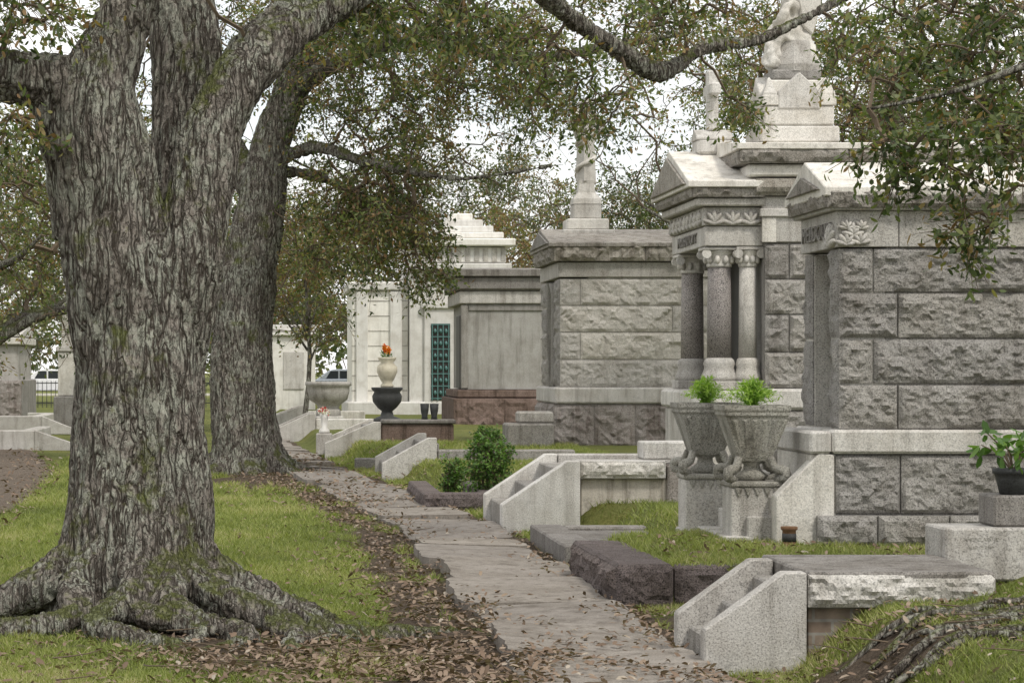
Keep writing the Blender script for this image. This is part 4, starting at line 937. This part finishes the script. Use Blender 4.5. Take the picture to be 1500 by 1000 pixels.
# ------------------------------------------------------------------ grass, litter
def blades(n,x0,x1,y0,y1,name):
    u=RNG.random(n); yy=1/(1/y0+u*(1/y1-1/y0)); xx=RNG.uniform(0,1,n)*(x1-x0)+x0
    dm=dirtmask(xx,yy); lane=xx>np.interp(yy,LY,LX)+RNG.normal(size=n)*.07
    clump=np.array([noise.noise(Vector((a*5,b*5,1))) for a,b in zip(xx,yy)])
    big=np.array([noise.noise(Vector((a*.9,b*.6,11))) for a,b in zip(xx,yy)])
    k=(dm+.4*RNG.random(n)<.55)&lane&(np.abs(xx-pathc(yy))>.5)&(big+clump*.5+RNG.random(n)*.9>-.15)
    xx=xx[k];yy=yy[k];clump=clump[k];big=big[k];m=len(xx); zz_=gh(xx,yy)
    sc=(yy/15)**.75; h=(.030+.024*RNG.random(m)+.022*clump)*sc**.6; wd=.0042*sc
    th=RNG.uniform(0,2*math.pi,m); d=np.stack([np.cos(th),np.sin(th),np.zeros(m)],1); ln=RNG.normal(size=(m,3))*.7*h[:,None]; ln[:,2]=h
    p=np.stack([xx,yy,zz_-.004],1); V=np.stack([p-d*wd[:,None],p+d*wd[:,None],p+ln],1).reshape(-1,3)
    tint=np.clip(.47+.32*clump+.55*big+RNG.normal(size=m)*.2,0,1)
    npmesh(g_,'blades',V,3,M['grass'],tint)
g_=empty('grass',(0,15,0))
blades(320000,-3.8,1.5,11.5,45,'g'); blades(60000,2.25,4.6,9.2,13.2,'g'); blades(60000,2.25,5.4,14,24.5,'g'); blades(50000,1.2,5.0,26,44,'g')
lt=empty('leaf_litter',(0.6,14,0))
def litter(n,fn,sz=.055):
    P_=np.array([fn() for _ in range(n)])
    cl=np.array([noise.noise(Vector((a*2.2,b*2.2,5)))+.5*noise.noise(Vector((a*6,b*6,9))) for a,b in P_]); P_=P_[cl+RNG.random(n)*.7>.15]; n=len(P_)
    xx=P_[:,0]; yy=P_[:,1]
    on=(np.abs(xx-pathc(yy))<.5); zz_=gh(xx,yy)+np.where(on,.06,0)+RNG.uniform(.005,.035,n)*np.where(on,.3,1)
    p=np.stack([xx,yy,zz_],1); th=RNG.uniform(0,6.3,n); a=unit(np.stack([np.cos(th),np.sin(th),RNG.normal(size=n)*.35],1)); s=unit(np.cross(a,np.stack([RNG.normal(size=n)*.4,RNG.normal(size=n)*.4,np.ones(n)],1))); nn=np.cross(s,a)
    L=(sz*RNG.uniform(.6,1.4,n))[:,None]; Wd=L*.42; c=L*RNG.uniform(.0,.25,n)[:,None]
    V=np.stack([p,p+a*L*.3+s*Wd*.45+nn*c*.6,p+a*L*.72+s*Wd*.4+nn*c,p+a*L+nn*c*.3,p+a*L*.72-s*Wd*.4+nn*c,p+a*L*.3-s*Wd*.45+nn*c*.6],1).reshape(-1,3)
    npmesh(lt,'leaves',V,6,M['litter'],np.clip(RNG.normal(size=n)*.25+.5,0,1))
def f_band():
    y=12+26*random.random()**1.7; return (float(pathc(y))-.82+random.gauss(0,.28+.25*max(0,(15.5-y)/3)),y)
def f_base():
    return (random.gauss(.3,.7),random.gauss(13.3,.8))
def f_any(): 
    y=12+14*random.random()**1.4; return (random.uniform(-2.4,1.2),y)
def f_path(): 
    y=12+20*random.random()**1.3; e=random.choice((-1,1,1)); return (float(pathc(y))+e*(.6-abs(random.gauss(0,.15))),y)
def f_joint():
    y=random.uniform(11.5,30); return (float(pathc(y))+random.uniform(-.5,.5),y)
def f_right(): return (random.gauss(3.0,.6),random.gauss(11.9,.7))
def f_far(): y=random.uniform(28,45); return (float(pathc(y))+random.gauss(-.2,1.2),y)
def f_lane(): y=random.uniform(20,55); return (float(np.interp(y,LY,LX))-abs(random.gauss(0,.5))+.2,y)
litter(6200,f_band,.05); litter(4800,f_base,.05); litter(2300,f_any,.045); litter(1900,f_path,.045); litter(500,f_joint,.04); litter(1800,f_right,.042); litter(2400,f_far,.07); litter(1800,f_lane,.07)
def f_plot(): return (random.uniform(2.7,4.6),random.uniform(16.4,19))
def f_red(): return (random.gauss(2.45,.2),random.uniform(14,16.3))
litter(450,f_plot); litter(400,f_red,.045)
er=empty('exposed_roots',(3.2,12.3,.1)); V_=[];F_=[]
for k in range(10):
    x0=random.uniform(2.7,3.1); y0=random.uniform(10.9,12.4); pts=[]
    for q in range(9):
        xx=x0+q*.12; yy=y0+.10*math.sin(q*.7+k*2)+.03*q; pts.append(Vector((xx,yy,float(gh(xx,yy))+.022+.016*math.sin(q*1.7+k))))
    o_,r_=catmull(pts,[(.007+.016*abs(math.sin(.3+q*.33)))*random.uniform(.7,1.15) for q in range(9)],.05); tube_geo(o_,r_,7,V_,F_,.3)
mesh(er,'roots',V_,F_,M['bark'],True)
tw=empty('fallen_twigs',(0.5,13.5,0)); V_=[];F_=[]
for k in range(110):
    xx,yy=f_base() if k%2 else (f_right() if k%3==0 else f_band()); a=random.uniform(0,6.3); l=random.uniform(.1,.4)
    pts=[Vector((xx+math.cos(a+.3*q)*l*q/3,yy+math.sin(a+.3*q)*l*q/3,float(gh(xx,yy))+.03+.01*q)) for q in range(4)]
    tube_geo(pts,[.005,.004,.003,.002],4,V_,F_)
mesh(tw,'twigs',V_,F_,M['stem'])

# ------------------------------------------------------------------ light, world, camera
el,az=math.radians(52),math.radians(150)
w=bpy.data.worlds.new('World'); scene.world=w; w.use_nodes=True; nt=w.node_tree; N=nt.nodes; Lk=nt.links
bg=N['Background']; sky=N.new('ShaderNodeTexSky'); sky.sky_type='NISHITA'; sky.sun_disc=False; sky.sun_elevation=el; sky.sun_rotation=az
bg.inputs[1].default_value=.14; Lk.new(sky.outputs[0],bg.inputs[0])
b2=N.new('ShaderNodeBackground'); tc=N.new('ShaderNodeTexCoord'); mp=N.new('ShaderNodeMapping'); mp.inputs['Scale'].default_value=(1,1,2.5); Lk.new(tc.outputs['Generated'],mp.inputs[0])
ns=N.new('ShaderNodeTexNoise'); ns.inputs['Scale'].default_value=2.4; ns.inputs['Detail'].default_value=8; Lk.new(mp.outputs[0],ns.inputs['Vector'])
rp=N.new('ShaderNodeValToRGB'); rp.color_ramp.elements[0].position=.3; rp.color_ramp.elements[0].color=(.4,.4,.4,1); rp.color_ramp.elements[1].position=.52; rp.color_ramp.elements[1].color=(1,1,1,1); Lk.new(ns.outputs['Fac'],rp.inputs[0])
b2.inputs[0].default_value=(1,.99,.975,1); b2.inputs[1].default_value=1.3
mx=N.new('ShaderNodeMixShader'); Lk.new(rp.outputs[0],mx.inputs[0]); Lk.new(bg.outputs[0],mx.inputs[1]); Lk.new(b2.outputs[0],mx.inputs[2]); Lk.new(mx.outputs[0],N['World Output'].inputs[0])
sl_=bpy.data.lights.new('sun','SUN'); sl_.energy=2.1; sl_.angle=math.radians(9); sl_.color=(1,.95,.86); so=bpy.data.objects.new('sun',sl_); coll.objects.link(so)
D_=Vector((math.sin(az)*math.cos(el),math.cos(az)*math.cos(el),math.sin(el))); so.rotation_euler=D_.to_track_quat('Z','Y').to_euler(); so.location=(0,0,30)
cam=bpy.data.cameras.new('camera'); cam.lens=86.4; cam.sensor_width=36; cam.shift_x=340/1500; cam.shift_y=40/1500; cam.clip_end=2000; cam.clip_start=.1
co_=bpy.data.objects.new('camera',cam); coll.objects.link(co_); co_.location=(0,0,1.6); co_.rotation_euler=(math.pi/2,0,0); scene.camera=co_
scene.view_settings.view_transform='Standard'; scene.view_settings.look='None'; scene.view_settings.exposure=0
